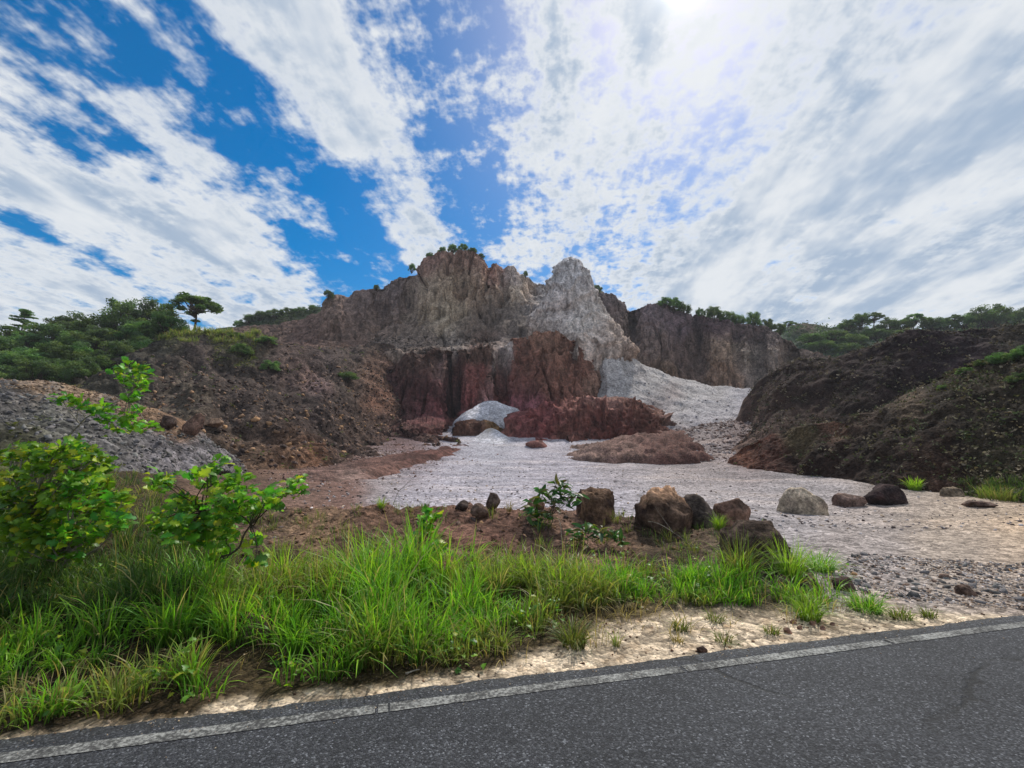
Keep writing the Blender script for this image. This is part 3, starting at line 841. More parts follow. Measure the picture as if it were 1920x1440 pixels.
# ------------------------------------------------------------------ left slopes
lspots = [(330, 625, 30, (88, 88, 60)), (420, 612, 30, (96, 98, 62)), (250, 650, 50, (62, 58, 50)), (380, 650, 50, (84, 70, 66)), (450, 640, 40, (78, 76, 54)), (540, 650, 40, (84, 68, 62)), (620, 650, 40, (80, 66, 62)), (330, 700, 50, (84, 72, 62)), (450, 700, 50, (68, 56, 52)), (560, 690, 30, (88, 68, 62)), (600, 720, 20, (132, 104, 100)), (585, 700, 12, (126, 96, 88)),
          (660, 690, 40, (80, 66, 58)), (700, 700, 24, (120, 86, 68)), (715, 745, 20, (114, 78, 60)), (400, 760, 50, (70, 58, 50)), (360, 730, 40, (92, 82, 66)), (500, 760, 50, (70, 58, 52)), (600, 790, 50, (64, 52, 48)), (680, 800, 40, (72, 56, 48)), (430, 830, 40, (88, 70, 56)), (540, 850, 40, (108, 80, 60)), (480, 870, 40, (108, 84, 66)), (370, 850, 30, (98, 72, 50)), (590, 850, 25, (120, 80, 54)), (640, 840, 40, (78, 60, 52)), (760, 830, 40, (92, 66, 58)), (150, 720, 60, (74, 68, 56))]
_, S_SLOPE_L = loft('scree_slope', [[(60, 930, 14), (300, 915, 16), (420, 900, 19), (600, 888, 26), (740, 866, 34), (880, 842, 41)],
                     [(80, 890, 18), (300, 880, 18.5), (420, 872, 21), (520, 866, 24.5), (600, 858, 29), (720, 842, 37), (870, 822, 45)],
                     [(100, 820, 22), (350, 815, 22.5), (450, 822, 25.5), (560, 822, 30), (660, 822, 36), (780, 812, 46)],
                     [(120, 745, 30), (280, 748, 29), (400, 758, 29.5), (500, 758, 32.5), (600, 768, 37), (700, 778, 45), (760, 790, 50)],
                     [(140, 695, 38), (260, 685, 38), (380, 682, 39), (480, 690, 40), (560, 690, 43), (640, 692, 48), (700, 700, 55), (740, 710, 58)],
                     [(160, 652, 46), (230, 632, 46), (290, 617, 47), (340, 610, 47), (400, 606, 47), (450, 612, 48), (500, 622, 49), (530, 632, 50), (580, 642, 54), (640, 644, 60), (690, 640, 64), (740, 648, 66)],
                     ('off', 5, (0, 4, -.6)), ('off', 5, (0, 20, -7))], 540, [6, 26, 32, 32, 30, 8, 8], lspots, 0.85, amp=0.95, zs=.8, f=0.20, mat='scree', fine=.6)
_, S_HILL_L = loft('hill', [[(-300, 790, 27), (0, 760, 30), (150, 750, 32), (380, 730, 36)], [(-300, 700, 38), (0, 680, 42), (150, 668, 44), (380, 650, 47)],
              [(-300, 660, 52), (-50, 645, 54), (60, 632, 55), (130, 622, 56), (200, 614, 56), (300, 612, 55), (380, 618, 54)], ('off', 2, (0, 25, -5))], 260, [20, 26, 8],
     [(100, 680, 80, (60, 70, 44)), (250, 660, 60, (64, 66, 46)), (200, 700, 50, (80, 84, 50))], 1.2, amp=0.5, zs=1, f=0.3, mat='soil')
HEAP, S_HEAP = loft('rubble_heap', [[(-350, 930, 8.3), (0, 915, 9), (150, 915, 10.5), (300, 915, 12.5), (400, 912, 14.5)], [(-350, 885, 9.2), (0, 880, 10), (150, 888, 11.5), (300, 898, 13.5), (395, 905, 15)],
                     [(-350, 790, 12), (0, 780, 12.6), (120, 790, 13.6), (220, 812, 14.6), (300, 850, 15.5), (392, 893, 16)],
                     [(-350, 700, 15.6), (-100, 699, 16), (0, 704, 16.4), (60, 706, 16.8), (120, 714, 17.2), (170, 730, 17.6), (230, 752, 18), (300, 780, 18), (350, 820, 17.6), (390, 876, 17)],
                     ('off', 3, (0, 2.5, -.25)), ('off', 3, (0, 9, -4.5))], 360, [6, 30, 36, 8, 10],
     [(60, 712, 24, (150, 124, 100)), (150, 735, 24, (146, 120, 94)), (260, 772, 22, (142, 112, 84)), (330, 800, 20, (130, 100, 76)), (0, 760, 60, (92, 88, 86)), (120, 800, 50, (100, 98, 92)), (200, 840, 50, (104, 100, 98)), (300, 870, 40, (112, 106, 108)), (50, 840, 50, (82, 80, 58)), (20, 870, 50, (80, 82, 50))],
     0.75, amp=0.28, zs=1, f=0.5, mat='scree', rib=.5)
# low red-brown terrace that slopes down to the gravel
_, S_TERR = loft('soil_terrace', [[(560, 938, 15.5), (640, 926, 18), (700, 906, 22), (760, 888, 26.5), (830, 866, 33), (890, 846, 40)],
                     [(540, 905, 17), (620, 897, 19.6), (690, 880, 23.8), (750, 864, 28.5), (820, 847, 35), (880, 836, 41.5)],
                     [(530, 893, 19.5), (600, 882, 23), (670, 867, 28), (740, 853, 33), (810, 841, 38.5), (872, 832, 43)], ('off', 2, (-1.5, 3, .1)), ('off', 2, (-3, 8, -1.5))], 300, [16, 18, 8, 8],
     [(600, 900, 50, (124, 94, 84)), (700, 880, 45, (112, 80, 70)), (800, 855, 40, (100, 66, 58)), (860, 842, 24, (110, 70, 60)), (660, 905, 24, (140, 118, 108))], .8, amp=0.16, zs=1, f=0.6, mat='scree', rib=.6, sink=1.5)
# ------------------------------------------------------------------ earth bank behind the grass
BANK, S_BANK = loft('earth_bank', [[(330, 1130, 5.2), (600, 1110, 5.5), (1000, 1110, 5.5), (1400, 1115, 5.5), (1540, 1135, 5.3)],
                    [(380, 1085, 5.85), (600, 1082, 5.9), (800, 1078, 6), (1000, 1078, 6), (1200, 1082, 6), (1400, 1088, 5.95), (1540, 1106, 5.75)],
                    [(400, 1025, 7), (600, 1004, 7.3), (800, 1002, 7.5), (950, 1000, 7.5), (1120, 1010, 7.4), (1300, 1020, 7.2), (1420, 1032, 6.8), (1530, 1082, 6.1)],
                    [(400, 965, 8.2), (560, 950, 8.5), (700, 948, 8.8), (800, 950, 9), (880, 947, 9), (950, 944, 9), (1020, 948, 9), (1120, 962, 8.8), (1200, 972, 8.5), (1300, 978, 8.2), (1400, 990, 7.8), (1470, 1016, 7.2), (1530, 1062, 6.5)],
                    ('off', 3, (0, .9, -.06)), ('off', 3, (0, 3, -1.2))], 380, [6, 24, 28, 8, 8],
     [(600, 960, 40, (104, 80, 60)), (750, 970, 50, (96, 70, 54)), (900, 960, 40, (112, 82, 66)), (900, 1010, 50, (92, 62, 50)), (1000, 1040, 40, (70, 52, 42)), (1100, 1000, 40, (112, 84, 68)), (1160, 1040, 30, (96, 72, 54)), (1250, 1010, 40, (72, 58, 44)), (1400, 1010, 40, (84, 68, 54)), (500, 980, 40, (100, 80, 60)), (480, 1050, 50, (60, 48, 36)), (700, 1060, 50, (58, 46, 34)), (1450, 1060, 40, (84, 72, 58))],
     1.15, amp=0.11, zs=1, f=1.1, mat='soil', fine=1.3)

#THINGS
# ------------------------------------------------------------------ finding the surface under a photo pixel
def ground_at(u, v):
    lo, hi = 1.5, 90.0
    for D in np.geomspace(1.5, 90, 160):
        p = px(u, v, D)
        if p[2] <= ground_z(p[0], p[1]):
            hi = D
            break
        lo = D
    for _ in range(18):
        mid = 0.5 * (lo + hi)
        p = px(u, v, mid)
        if p[2] <= ground_z(p[0], p[1]): hi = mid
        else: lo = mid
    p = px(u, v, hi)
    p[2] = ground_z(p[0], p[1])
    return p


def sheet_at(G, u, v):
    a, b = to_px(G)
    d = np.hypot(a - u, b - v)
    best = d.min()
    c = np.where(d <= best + 5, G[..., 1], 1e9)
    k = np.unravel_index(np.argmin(c), c.shape)
    return G[k].copy()


def rest(G, x, y):
    """height of a sheet at x, y"""
    d = (G[..., 0] - x) ** 2 + (G[..., 1] - y) ** 2
    k = np.argpartition(d.ravel(), 6)[:6]
    return float(G.reshape(-1, 3)[k, 2].max())


ORD = ['first', 'second', 'third', 'fourth', 'fifth', 'sixth', 'seventh', 'eighth', 'ninth', 'tenth', 'eleventh', 'twelfth', 'thirteenth', 'fourteenth', 'fifteenth', 'sixteenth', 'seventeenth',
       'eighteenth', 'nineteenth', 'twentieth', 'twenty-first', 'twenty-second', 'twenty-third', 'twenty-fourth', 'twenty-fifth', 'twenty-sixth', 'twenty-seventh', 'twenty-eighth', 'twenty-ninth', 'thirtieth']


# ------------------------------------------------------------------ loose stones
def stone_proto(seed, n=13, flat=0.62):
    r = np.random.default_rng(seed)
    p = r.normal(size=(n, 3)); p /= np.linalg.norm(p, axis=1)[:, None]
    p *= r.uniform(.75, 1.0, (n, 1)) * np.array([1, r.uniform(.65, .95), flat * r.uniform(.7, 1.1)])
    bm = bmesh.new()
    for q in p: bm.verts.new(q)
    ret = bmesh.ops.convex_hull(bm, input=bm.verts)
    loose = [v for v in bm.verts if not v.link_faces]
    bmesh.ops.delete(bm, geom=loose, context='VERTS')
    bmesh.ops.triangulate(bm, faces=bm.faces)
    bm.verts.index_update()
    V = np.array([v.co[:] for v in bm.verts]); Fc = np.array([[v.index for v in f.verts] for f in bm.faces])
    bm.free()
    return V, Fc


PROTO = [stone_proto(100 + k, 9) for k in range(8)]
PROTO_FINE = [stone_proto(140 + k, 14) for k in range(8)]


def rot_rand(n, r, tilt=0.5):
    az = r.uniform(0, 2 * math.pi, n); tx = r.normal(0, tilt, n); ty = r.normal(0, tilt, n)
    ca, sa = np.cos(az), np.sin(az)
    Rz = np.zeros((n, 3, 3)); Rz[:, 0, 0] = ca; Rz[:, 0, 1] = -sa; Rz[:, 1, 0] = sa; Rz[:, 1, 1] = ca; Rz[:, 2, 2] = 1
    c, s = np.cos(tx), np.sin(tx)
    Rx = np.zeros((n, 3, 3)); Rx[:, 0, 0] = 1; Rx[:, 1, 1] = c; Rx[:, 1, 2] = -s; Rx[:, 2, 1] = s; Rx[:, 2, 2] = c
    c, s = np.cos(ty), np.sin(ty)
    Ry = np.zeros((n, 3, 3)); Ry[:, 1, 1] = 1; Ry[:, 0, 0] = c; Ry[:, 0, 2] = s; Ry[:, 2, 0] = -s; Ry[:, 2, 2] = c
    return Rx @ Ry @ Rz


def stones_mesh(name, P, size, cols, parent=None, kind='stuff', r=rng, mat='stone'):
    Vs, Fs, Cs, base = [], [], [], 0
    k = r.integers(0, len(PROTO), len(P))
    for j, (V, Fc) in enumerate(PROTO):
        m = np.where(k == j)[0]
        if not len(m): continue
        Rm = rot_rand(len(m), r)
        W = np.einsum('nij,vj->nvi', Rm, V) * size[m, None, None] + P[m, None, :]
        Vs.append(W.reshape(-1, 3))
        Fs.append((Fc[None] + (np.arange(len(m)) * len(V))[:, None, None] + base).reshape(-1, 3))
        Cs.append(np.repeat(cols[m], len(V), 0))
        base += len(m) * len(V)
    o = new_mesh(name, np.concatenate(Vs), np.concatenate(Fs), np.concatenate(Cs), M[mat], parent, smooth=False)
    o['kind'] = kind
    return o


def pick_points(G, n, weight, r=rng):
    """n random points on a sheet, weighted in photo pixels"""
    a, b = to_px(G)
    area = np.linalg.norm(np.cross(np.gradient(G, axis=1), np.gradient(G, axis=0)), axis=-1)
    wgt = np.clip(weight(a, b), 0, None) * area
    wgt = wgt.ravel() / wgt.sum()
    k = r.choice(len(wgt), n, p=wgt)
    i, j = np.unravel_index(k, G.shape[:2])
    i2 = np.clip(i + 1, 0, G.shape[0] - 1); j2 = np.clip(j + 1, 0, G.shape[1] - 1)
    f, g = r.random((n, 1)), r.random((n, 1))
    return G[i, j] + (G[i2, j] - G[i, j]) * f + (G[i, j2] - G[i, j]) * g


def poly_in(u, v, poly):
    inside = np.zeros(u.shape, bool)
    n = len(poly)
    for k in range(n):
        x1, y1 = poly[k]; x2, y2 = poly[(k + 1) % n]
        c = ((y1 > v) != (y2 > v)) & (u < (x2 - x1) * (v - y1) / (y2 - y1 + 1e-9) + x1)
        inside ^= c
    return inside


def pal(n, cols, gain, r=rng, var=0.25):
    c = np.array([lin(q) for q in cols])[r.integers(0, len(cols), n)] * gain
    return c * r.uniform(1 - var, 1 + var, (n, 1))


def size_dist(n, lo, hi, r=rng, p=2.2):
    return lo + (hi - lo) * r.random(n) ** p


# the rubble heap: the 300 largest stones in view one by one, the rest as one mass
GREY = [(120, 116, 116), (104, 102, 98), (136, 134, 136), (92, 90, 90), (146, 142, 132)]
TANS = [(156, 130, 104), (134, 110, 90), (172, 148, 120), (116, 94, 78)]
face_poly = [(-300, 735), (0, 725), (120, 745), (230, 785), (330, 815), (400, 815), (500, 870), (490, 905), (300, 905), (150, 890), (110, 850), (0, 800), (-300, 800)]
crest_poly = [(-300, 690), (60, 695), (180, 725), (300, 775), (345, 815), (330, 830), (230, 785), (120, 745), (0, 728), (-300, 740)]
P = pick_points(S_HEAP, 7500, lambda a, b: poly_in(a, b, face_poly) * 1.0 + 0.12)
stones_mesh('loose_stones', P, size_dist(len(P), .035, .12), pal(len(P), GREY, .72, var=.4), HEAP)
P = pick_points(S_HEAP, 3500, lambda a, b: poly_in(a, b, crest_poly) * 1.0)
stones_mesh('loose_stones', P, size_dist(len(P), .03, .10), pal(len(P), TANS, .75), HEAP)
PM = []
for j, (V, Fc) in enumerate(PROTO_FINE):
    for q, c in enumerate(((124, 120, 120), (100, 98, 96), (142, 140, 136))):
        o = new_mesh('stone', V, Fc, np.repeat((lin(c) * .8)[None], len(V), 0), M['stone'], smooth=False)
        PM.append(o.data)
        bpy.data.objects.remove(o)


def stone_parts(P, size, parent, meshes):
    for p, s in zip(P, size):
        o = bpy.data.objects.new('stone', random.choice(meshes))
        COL.objects.link(o)
        o.location = p; o.scale = (s, s, s)
        o.rotation_euler = (random.gauss(0, .4), random.gauss(0, .4), random.uniform(0, 6.28))
        o.parent = parent


P = pick_points(S_HEAP, 290, lambda a, b: poly_in(a, b, face_poly) * (a > -20))
stone_parts(P, rng.uniform(.11, .19, len(P)), HEAP, PM)

# dark scree on the left slope
BRS = [(98, 84, 78), (80, 66, 60), (116, 98, 88), (66, 56, 54), (140, 112, 88)]
P = pick_points(S_SLOPE_L, 13500, lambda a, b: ((b > 690) & (a > 250)) * np.clip(fbm(np.stack([a / 40, b / 40, a * 0], -1), 2) + .45, 0, 1) * np.where(b > 845, .4, 1) + 0.15)
stones_mesh('loose_stones', P, size_dist(len(P), .06, .30, p=3), pal(len(P), BRS, 1.0, var=.45), bpy.data.objects['scree_slope.001'])
P = pick_points(S_SLOPE_L, 260, lambda a, b: ((b > 740) & (a > 300) & (a < 720)) * 1.0)
PMB = []
for j, (V, Fc) in enumerate(PROTO_FINE[:5]):
    for c in ((116, 96, 84), (150, 118, 88), (84, 72, 68)):
        o = new_mesh('stone', V, Fc, np.repeat((lin(c) * 1.2)[None], len(V), 0), M['stone'], smooth=False)
        PMB.append(o.data); bpy.data.objects.remove(o)
stone_parts(P, size_dist(len(P), .16, .38, p=3), bpy.data.objects['scree_slope.001'], PMB)
# bench and fan rubble
P = pick_points(S_CLIFF, 3500, lambda a, b: ((b > 632) & (b < 662) & (a > 690) & (a < 930)) * 1.0)
stones_mesh('loose_stones', P, size_dist(len(P), .08, .4, p=3), pal(len(P), [(110, 98, 90), (88, 76, 70), (126, 116, 110)], .85), bpy.data.objects['cliff'])
P = pick_points(S_FAN, 4500, lambda a, b: ((b > 660) & (a > 1120)) * np.where((b > 790) & (a > 1230), 2.0, .6))
stones_mesh('loose_stones', P, size_dist(len(P), .05, .26, p=5), pal(len(P), [(160, 154, 156), (150, 142, 142), (172, 166, 170), (124, 110, 106)], .95, var=.15), bpy.data.objects['scree_slope'])
# gravel of the quarry floor and rubble by the road
gsel = Gd[(rad > 3) & (rad < 60)]
rub_poly = [(1540, 1085), (1600, 1040), (1920, 1060), (2100, 1080), (2100, 1140), (1920, 1150), (1700, 1130), (1580, 1110)]


def gw(a, b):
    _, ac = road_coord(gsel[..., 0], gsel[..., 1])
    fl = ((a > 500) & (b > 850) & (b < 1080) & (ac < -4)) * 1.0
    return fl * np.clip(gsel[..., 1] / 10, .5, 2) ** -1.5


P = pick_points(gsel, 9500, gw)
P[:, 2] += .005
stones_mesh('gravel', P, size_dist(len(P), .014, .085, p=3.5), pal(len(P), [(166, 158, 158), (140, 130, 128), (186, 180, 180), (100, 88, 84), (170, 150, 130)], .95), ground)
P = pick_points(gsel, 5000, lambda a, b: poly_in(a, b, rub_poly) * (.25 + np.clip(fbm(gsel * 1.2, 2) * 2 + .4, 0, 1)))
stones_mesh('gravel', P, size_dist(len(P), .008, .038, p=2.2), pal(len(P), [(160, 152, 150), (130, 124, 122), (182, 174, 170), (104, 90, 82), (150, 128, 110)], .95), ground)
P = pick_points(gsel, 170, lambda a, b: poly_in(a, b, rub_poly) * (a < 1960))
stone_parts(P, size_dist(len(P), .035, .10, p=3), ground, PM + PMB[:4])
brk_poly = [(1235, 800), (1440, 770), (1450, 830), (1400, 868), (1290, 866), (1240, 850)]
P = pick_points(gsel, 3800, lambda a, b: poly_in(a, b, brk_poly) * 1.0)
stones_mesh('gravel', P, size_dist(len(P), .05, .34, p=3.5), pal(len(P), [(150, 134, 128), (120, 100, 92), (170, 158, 154), (96, 76, 68)], 1.0), ground)
P = pick_points(gsel, 3800, lambda a, b: np.exp(-((a - 690) / 110) ** 2 - ((b - 868 + (a - 690) * .12) / 22) ** 2) * (b < 935))
stones_mesh('gravel', P, size_dist(len(P), .03, .16, p=3.5), pal(len(P), [(130, 104, 94), (104, 80, 72), (150, 130, 122), (84, 64, 58)], 1.0), ground)
# crumbs of soil on the sand, and on the bank
P = pick_points(gsel, 2500, lambda a, b: ((road_coord(gsel[..., 0], gsel[..., 1])[1] < -0.01) & (road_coord(gsel[..., 0], gsel[..., 1])[1] > -1.6) & (a > -50) & (a < 1950)) * 1.0)
stones_mesh('gravel', P, size_dist(len(P), .004, .028, p=4), pal(len(P), [(150, 120, 96), (110, 80, 62), (190, 166, 140), (84, 66, 54)], .9), ground)
gal = rng.uniform(-6, 16, 1500); gac = rng.exponential(.10, 1500)
P = np.concatenate([RA[None] + gal[:, None] * RDIR + gac[:, None] * RN, np.full((1500, 1), .004)], 1)
stones_mesh('grit', P, size_dist(len(P), .0025, .010, p=3), pal(len(P), [(190, 166, 138), (150, 124, 100), (206, 186, 160)], .8), road)
P = pick_points(S_BANK, 3800, lambda a, b: ((b > 935) & (b < 1110)) * 1.0)
stones_mesh('loose_stones', P, size_dist(len(P), .01, .07, p=3.5), pal(len(P), [(120, 90, 70), (92, 68, 54), (146, 116, 90), (70, 54, 44)], 1.1), BANK)
P = pick_points(S_BANK, 60, lambda a, b: ((b > 935) & (b < 1000)) * 1.0)
stone_parts(P, size_dist(len(P), .05, .10), BANK, PMB)

# ------------------------------------------------------------------ boulders
def ico(sub=4):
    bm = bmesh.new()
    bmesh.ops.create_icosphere(bm, subdivisions=sub, radius=1.0)
    V = np.array([v.co[:] for v in bm.verts]); Fc = np.array([[v.index for v in f.verts] for f in bm.faces])
    bm.free()
    return V, Fc


ICO5, ICO4, ICO3 = ico(5), ico(4), ico(3)


def boulder(name, label, base, wd, ht, c1, c2, seed, depth=None, cuts=20, rough=.09, top=None, rz=0.0, sink=.6, group=None, cat='boulder', lean=0.0):
    """a rock standing on the point base, wd wide and ht high"""
    r = np.random.default_rng(seed)
    ICO = ICO5 if seed in (61, 12) else (ICO4 if wd > .45 else ICO3)
    V = np.sign(ICO[0]) * np.abs(ICO[0]) ** .72
    V /= np.abs(V).max()
    for k in range(cuts):
        n = r.normal(size=3); n /= np.linalg.norm(n)
        o = r.uniform(.52, .80)
        d = np.clip(V @ n - o, 0, None)
        V -= n * d[:, None] * r.uniform(.8, 1.0)
    V += (V / (np.linalg.norm(V, axis=1)[:, None] + 1e-6)) * (rough * fbm(V * 1.7 + seed, 3) - rough * .35 * ridged(V * 3 + seed, 3) + rough * .5 * fbm(V * 11 + seed, 3))[:, None]
    V += (V / (np.linalg.norm(V, axis=1)[:, None] + 1e-6)) * (.05 * facets(V * 1.7 + seed * 1.3) + .03 * facets(V * 4.2 + seed))[:, None]
    V -= (V.max(0) + V.min(0)) / 2
    V /= (V.max(0) - V.min(0))
    dp = depth or wd * .8
    V *= np.array([wd, dp, ht * (1 + sink)])
    V[:, 2] += ht * (1 + sink) / 2 - ht * sink
    V[:, 0] += lean * V[:, 2]
    m = np.clip(fbm(V / max(wd, .2) * 3.2 + seed, 4) * 1.6 + .5, 0, 1)[:, None]
    C = lin(c1) * (1 - m) + lin(c2) * m
    if top is not None:
        k = np.clip((V[:, 2] / ht - .62 + .35 * fbm(V / wd * 4 + 3, 3)) / .15, 0, 1)[:, None]
        C = C * (1 - k) + lin(top) * k
    o = new_mesh(name, V, ICO[1], (.72 * C + .28 * C.mean(-1, keepdims=True)) * 1.1, M['boulder'])
    o.location = base
    o.rotation_euler = (0, 0, rz)
    return tag(o, label, cat, group)


def bpx(G, u, v, D=None):
    return sheet_at(G, u, v) if D is None else px(u, v, D)


def bsize(u0, u1, v0, v1, D):
    return (u1 - u0) / F * D, (v1 - v0) / F * D


def put_boulder(label, uc, vb, wpx, hpx, D, c1, c2, seed, **kw):
    p = px(uc, vb, D)
    boulder('boulder', label, p, wpx / F * D * 1.0, hpx / F * D, c1, c2, seed, **kw)


BG = 'boulders along the quarry entrance'
put_boulder('dark brown rounded boulder on the bank beside the glossy-leaved plant', 1118, 978, 70, 62, 8.7, (70, 50, 40), (134, 98, 66), 61, group=BG, cuts=16)
put_boulder('largest boulder on the bank, brown with a rusty orange top', 1246, 992, 100, 78, 8.3, (74, 54, 44), (104, 78, 58), 12, top=(176, 128, 86), group=BG, cuts=12)
put_boulder('dark grey boulder leaning against the right side of the orange-topped boulder', 1312, 990, 74, 60, 8.5, (86, 72, 62), (66, 54, 48), 13, group=BG)
put_boulder('low reddish brown boulder on the bank, next right of the dark grey one', 1372, 975, 72, 40, 8.9, (98, 74, 58), (140, 100, 78), 14, group=BG, depth=.5)
g5 = ground_at(1510, 966)
put_boulder('pale tan block-shaped boulder standing alone on the grey gravel', 1510, 966, 90, 50, g5[1], (168, 148, 118), (132, 114, 96), 15, group=BG, cuts=12, rough=.05, top=(182, 160, 130))
g = ground_at(1590, 948); put_boulder('low flat-topped brown rock between the tan block and the dark boulder', 1590, 947, 56, 22, g[1], (96, 72, 62), (124, 98, 84), 16, group=BG)
g = ground_at(1660, 945); put_boulder('almost black boulder with a sloping side on the gravel', 1660, 945, 66, 36, g[1], (48, 38, 38), (66, 46, 44), 17, group=BG, cuts=10, lean=-.15)
g = ground_at(1788, 934); put_boulder('small tan boulder beside the grass at the foot of the dark mound', 1788, 933, 40, 20, g[1], (132, 112, 84), (104, 88, 68), 18, group=BG)
g = ground_at(1832, 950); put_boulder('thin flat brown slab lying on the gravel near the right edge', 1832, 949, 54, 10, g[1], (92, 68, 58), (110, 88, 74), 19, group=BG)
p = sheet_at(S_BANK, 1410, 1045); put_boulder('dark earthy boulder half hidden behind the tall grass at the bank end', 1412, 1046, 110, 66, p[1], (70, 54, 44), (92, 72, 56), 20, group=BG, rough=.14)
g = ground_at(474, 1192); put_boulder('dark brown rock sitting in the grass near the road', 474, 1190, 78, 42, g[1], (70, 54, 40), (98, 76, 54), 21, group=BG)
SB = 'small rocks on the bank crest'
put_boulder('small upright grey-brown stone on the bank crest', 925, 944, 27, 20, 8.9, (104, 82, 68), (80, 62, 54), 22, group=SB)
put_boulder('small rounded dark stone at the left end of the crest rocks', 866, 950, 24, 12, 8.9, (80, 64, 56), (60, 48, 42), 23, group=SB)
put_boulder('squat brown stone below the upright stone on the bank', 900, 962, 34, 18, 8.6, (92, 70, 58), (116, 90, 74), 24, group=SB)
put_boulder('orange-brown clod on the bank crest behind the glossy-leaved plant', 1005, 950, 34, 18, 8.9, (150, 106, 76), (120, 84, 62), 25, group=SB)
p = sheet_at(S_HEAP, 358, 812); put_boulder('reddish boulder with a pointed end at the foot of the rubble heap', 358, 806, 36, 32, p[1] + .2, (108, 80, 66), (140, 104, 84), 26, group=SB, lean=.3)
p = sheet_at(S_SLOPE_L, 402, 796); put_boulder('flat tan rock beside the pointed reddish boulder', 402, 796, 34, 12, p[1], (140, 108, 82), (170, 134, 100), 27, group=SB)
p = sheet_at(S_HEAP, 318, 800); put_boulder('dark rock on the crest of the rubble heap', 318, 796, 26, 18, p[1] + .1, (96, 74, 62), (70, 56, 48), 28, group=SB)
g = ground_at(1582, 1104); put_boulder('dark reddish rock in the grey rubble behind the grass tufts', 1582, 1103, 44, 20, g[1], (86, 60, 50), (66, 50, 44), 29, group=SB)
g = ground_at(1812, 1115); put_boulder('dark brown rock in the rubble close to the road', 1812, 1114, 30, 16, g[1], (82, 58, 48), (104, 80, 64), 30, group=SB)
g = ground_at(1316, 1222); put_boulder('small dark stone alone on the pale sand by the asphalt', 1316, 1221, 18, 9, g[1], (96, 68, 54), (76, 56, 46), 31, group=SB, cat='stone')
g = ground_at(1006, 838); put_boulder('flat red slab lying on the pale gravel below the red wall', 1006, 839, 42, 13, g[1], (150, 92, 76), (120, 76, 66), 32, group=SB, cat='slab')
for k, (u, v, wd) in enumerate([(1478, 1187, 15), (1488, 1169, 12), (1500, 1179, 10), (1524, 1172, 10), (1542, 1180, 11), (1560, 1172, 9)]):
    g = ground_at(u, v)
    put_boulder('%s reddish stone from the left in the cluster on the sand below the bright tuft' % ORD[k], u, v, wd, wd * .6, g[1], (150, 104, 78), (120, 84, 66), 40 + k, group='reddish stones on the sand', cat='stone')

# ------------------------------------------------------------------ tubes, leaves, trees
class Acc:
    def __init__(self):
        self.V, self.F, self.C, self.n = [], [], [], 0

    def add(self, V, Fc, C):
        V = np.asarray(V, float).reshape(-1, 3)
        self.V.append(V); self.F.append(np.asarray(Fc).reshape(-1, np.asarray(Fc).shape[-1]) + self.n)
        C = np.asarray(C, float)
        self.C.append(np.repeat(C[None], len(V), 0) if C.ndim == 1 else C)
        self.n += len(V)

    def build(self, name, mat, parent=None, smooth=True):
        return new_mesh(name, np.concatenate(self.V), np.concatenate(self.F), np.concatenate(self.C), mat, parent, smooth)


def tube(acc, pts, r0, r1, col, ns=6):
    pts = np.asarray(pts, float)
    n = len(pts)
    d = np.gradient(pts, axis=0); d /= np.linalg.norm(d, axis=1)[:, None] + 1e-9
    ref = np.array([0.31, 0.87, 0.38])
    a = np.cross(d, ref); a /= np.linalg.norm(a, axis=1)[:, None] + 1e-9
    b = np.cross(d, a)
    th = np.linspace(0, 2 * math.pi, ns, endpoint=False)
    rr = np.linspace(r0, r1, n)[:, None, None]
    V = pts[:, None] + rr * (np.cos(th)[None, :, None] * a[:, None] + np.sin(th)[None, :, None] * b[:, None])
    acc.add(V, grid_faces(n, ns, True), np.asarray(col))


def curve(p0, p1, bend, n=7, r=rng):
    t = np.linspace(0, 1, n)[:, None]
    p0, p1 = np.asarray(p0, float), np.asarray(p1, float)
    L = np.linalg.norm(p1 - p0)
    w1, w2 = r.normal(0, bend * L, 3), r.normal(0, bend * L * .5, 3)
    return p0 * (1 - t) + p1 * t + np.sin(math.pi * t) * w1 + np.sin(2 * math.pi * t) * w2


def leaf_quads(acc, P, size, cols, up=0.3, r=rng, asp=.55):
    """small rhombic leaves with random attitude"""
    n = len(P)
    d = r.normal(size=(n, 3)); d[:, 2] = d[:, 2] * .6 + up * .2; d /= np.linalg.norm(d, axis=1)[:, None]
    e = np.cross(d, r.normal(size=(n, 3))); e /= np.linalg.norm(e, axis=1)[:, None] + 1e-9
    s = size[:, None]
    V = np.stack([P - d * s * .5, P + e * s * asp * .5, P + d * s * .5, P - e * s * asp * .5], 1)
    acc.add(V.reshape(-1, 3), np.arange(n * 4).reshape(n, 4), np.repeat(cols, 4, 0))


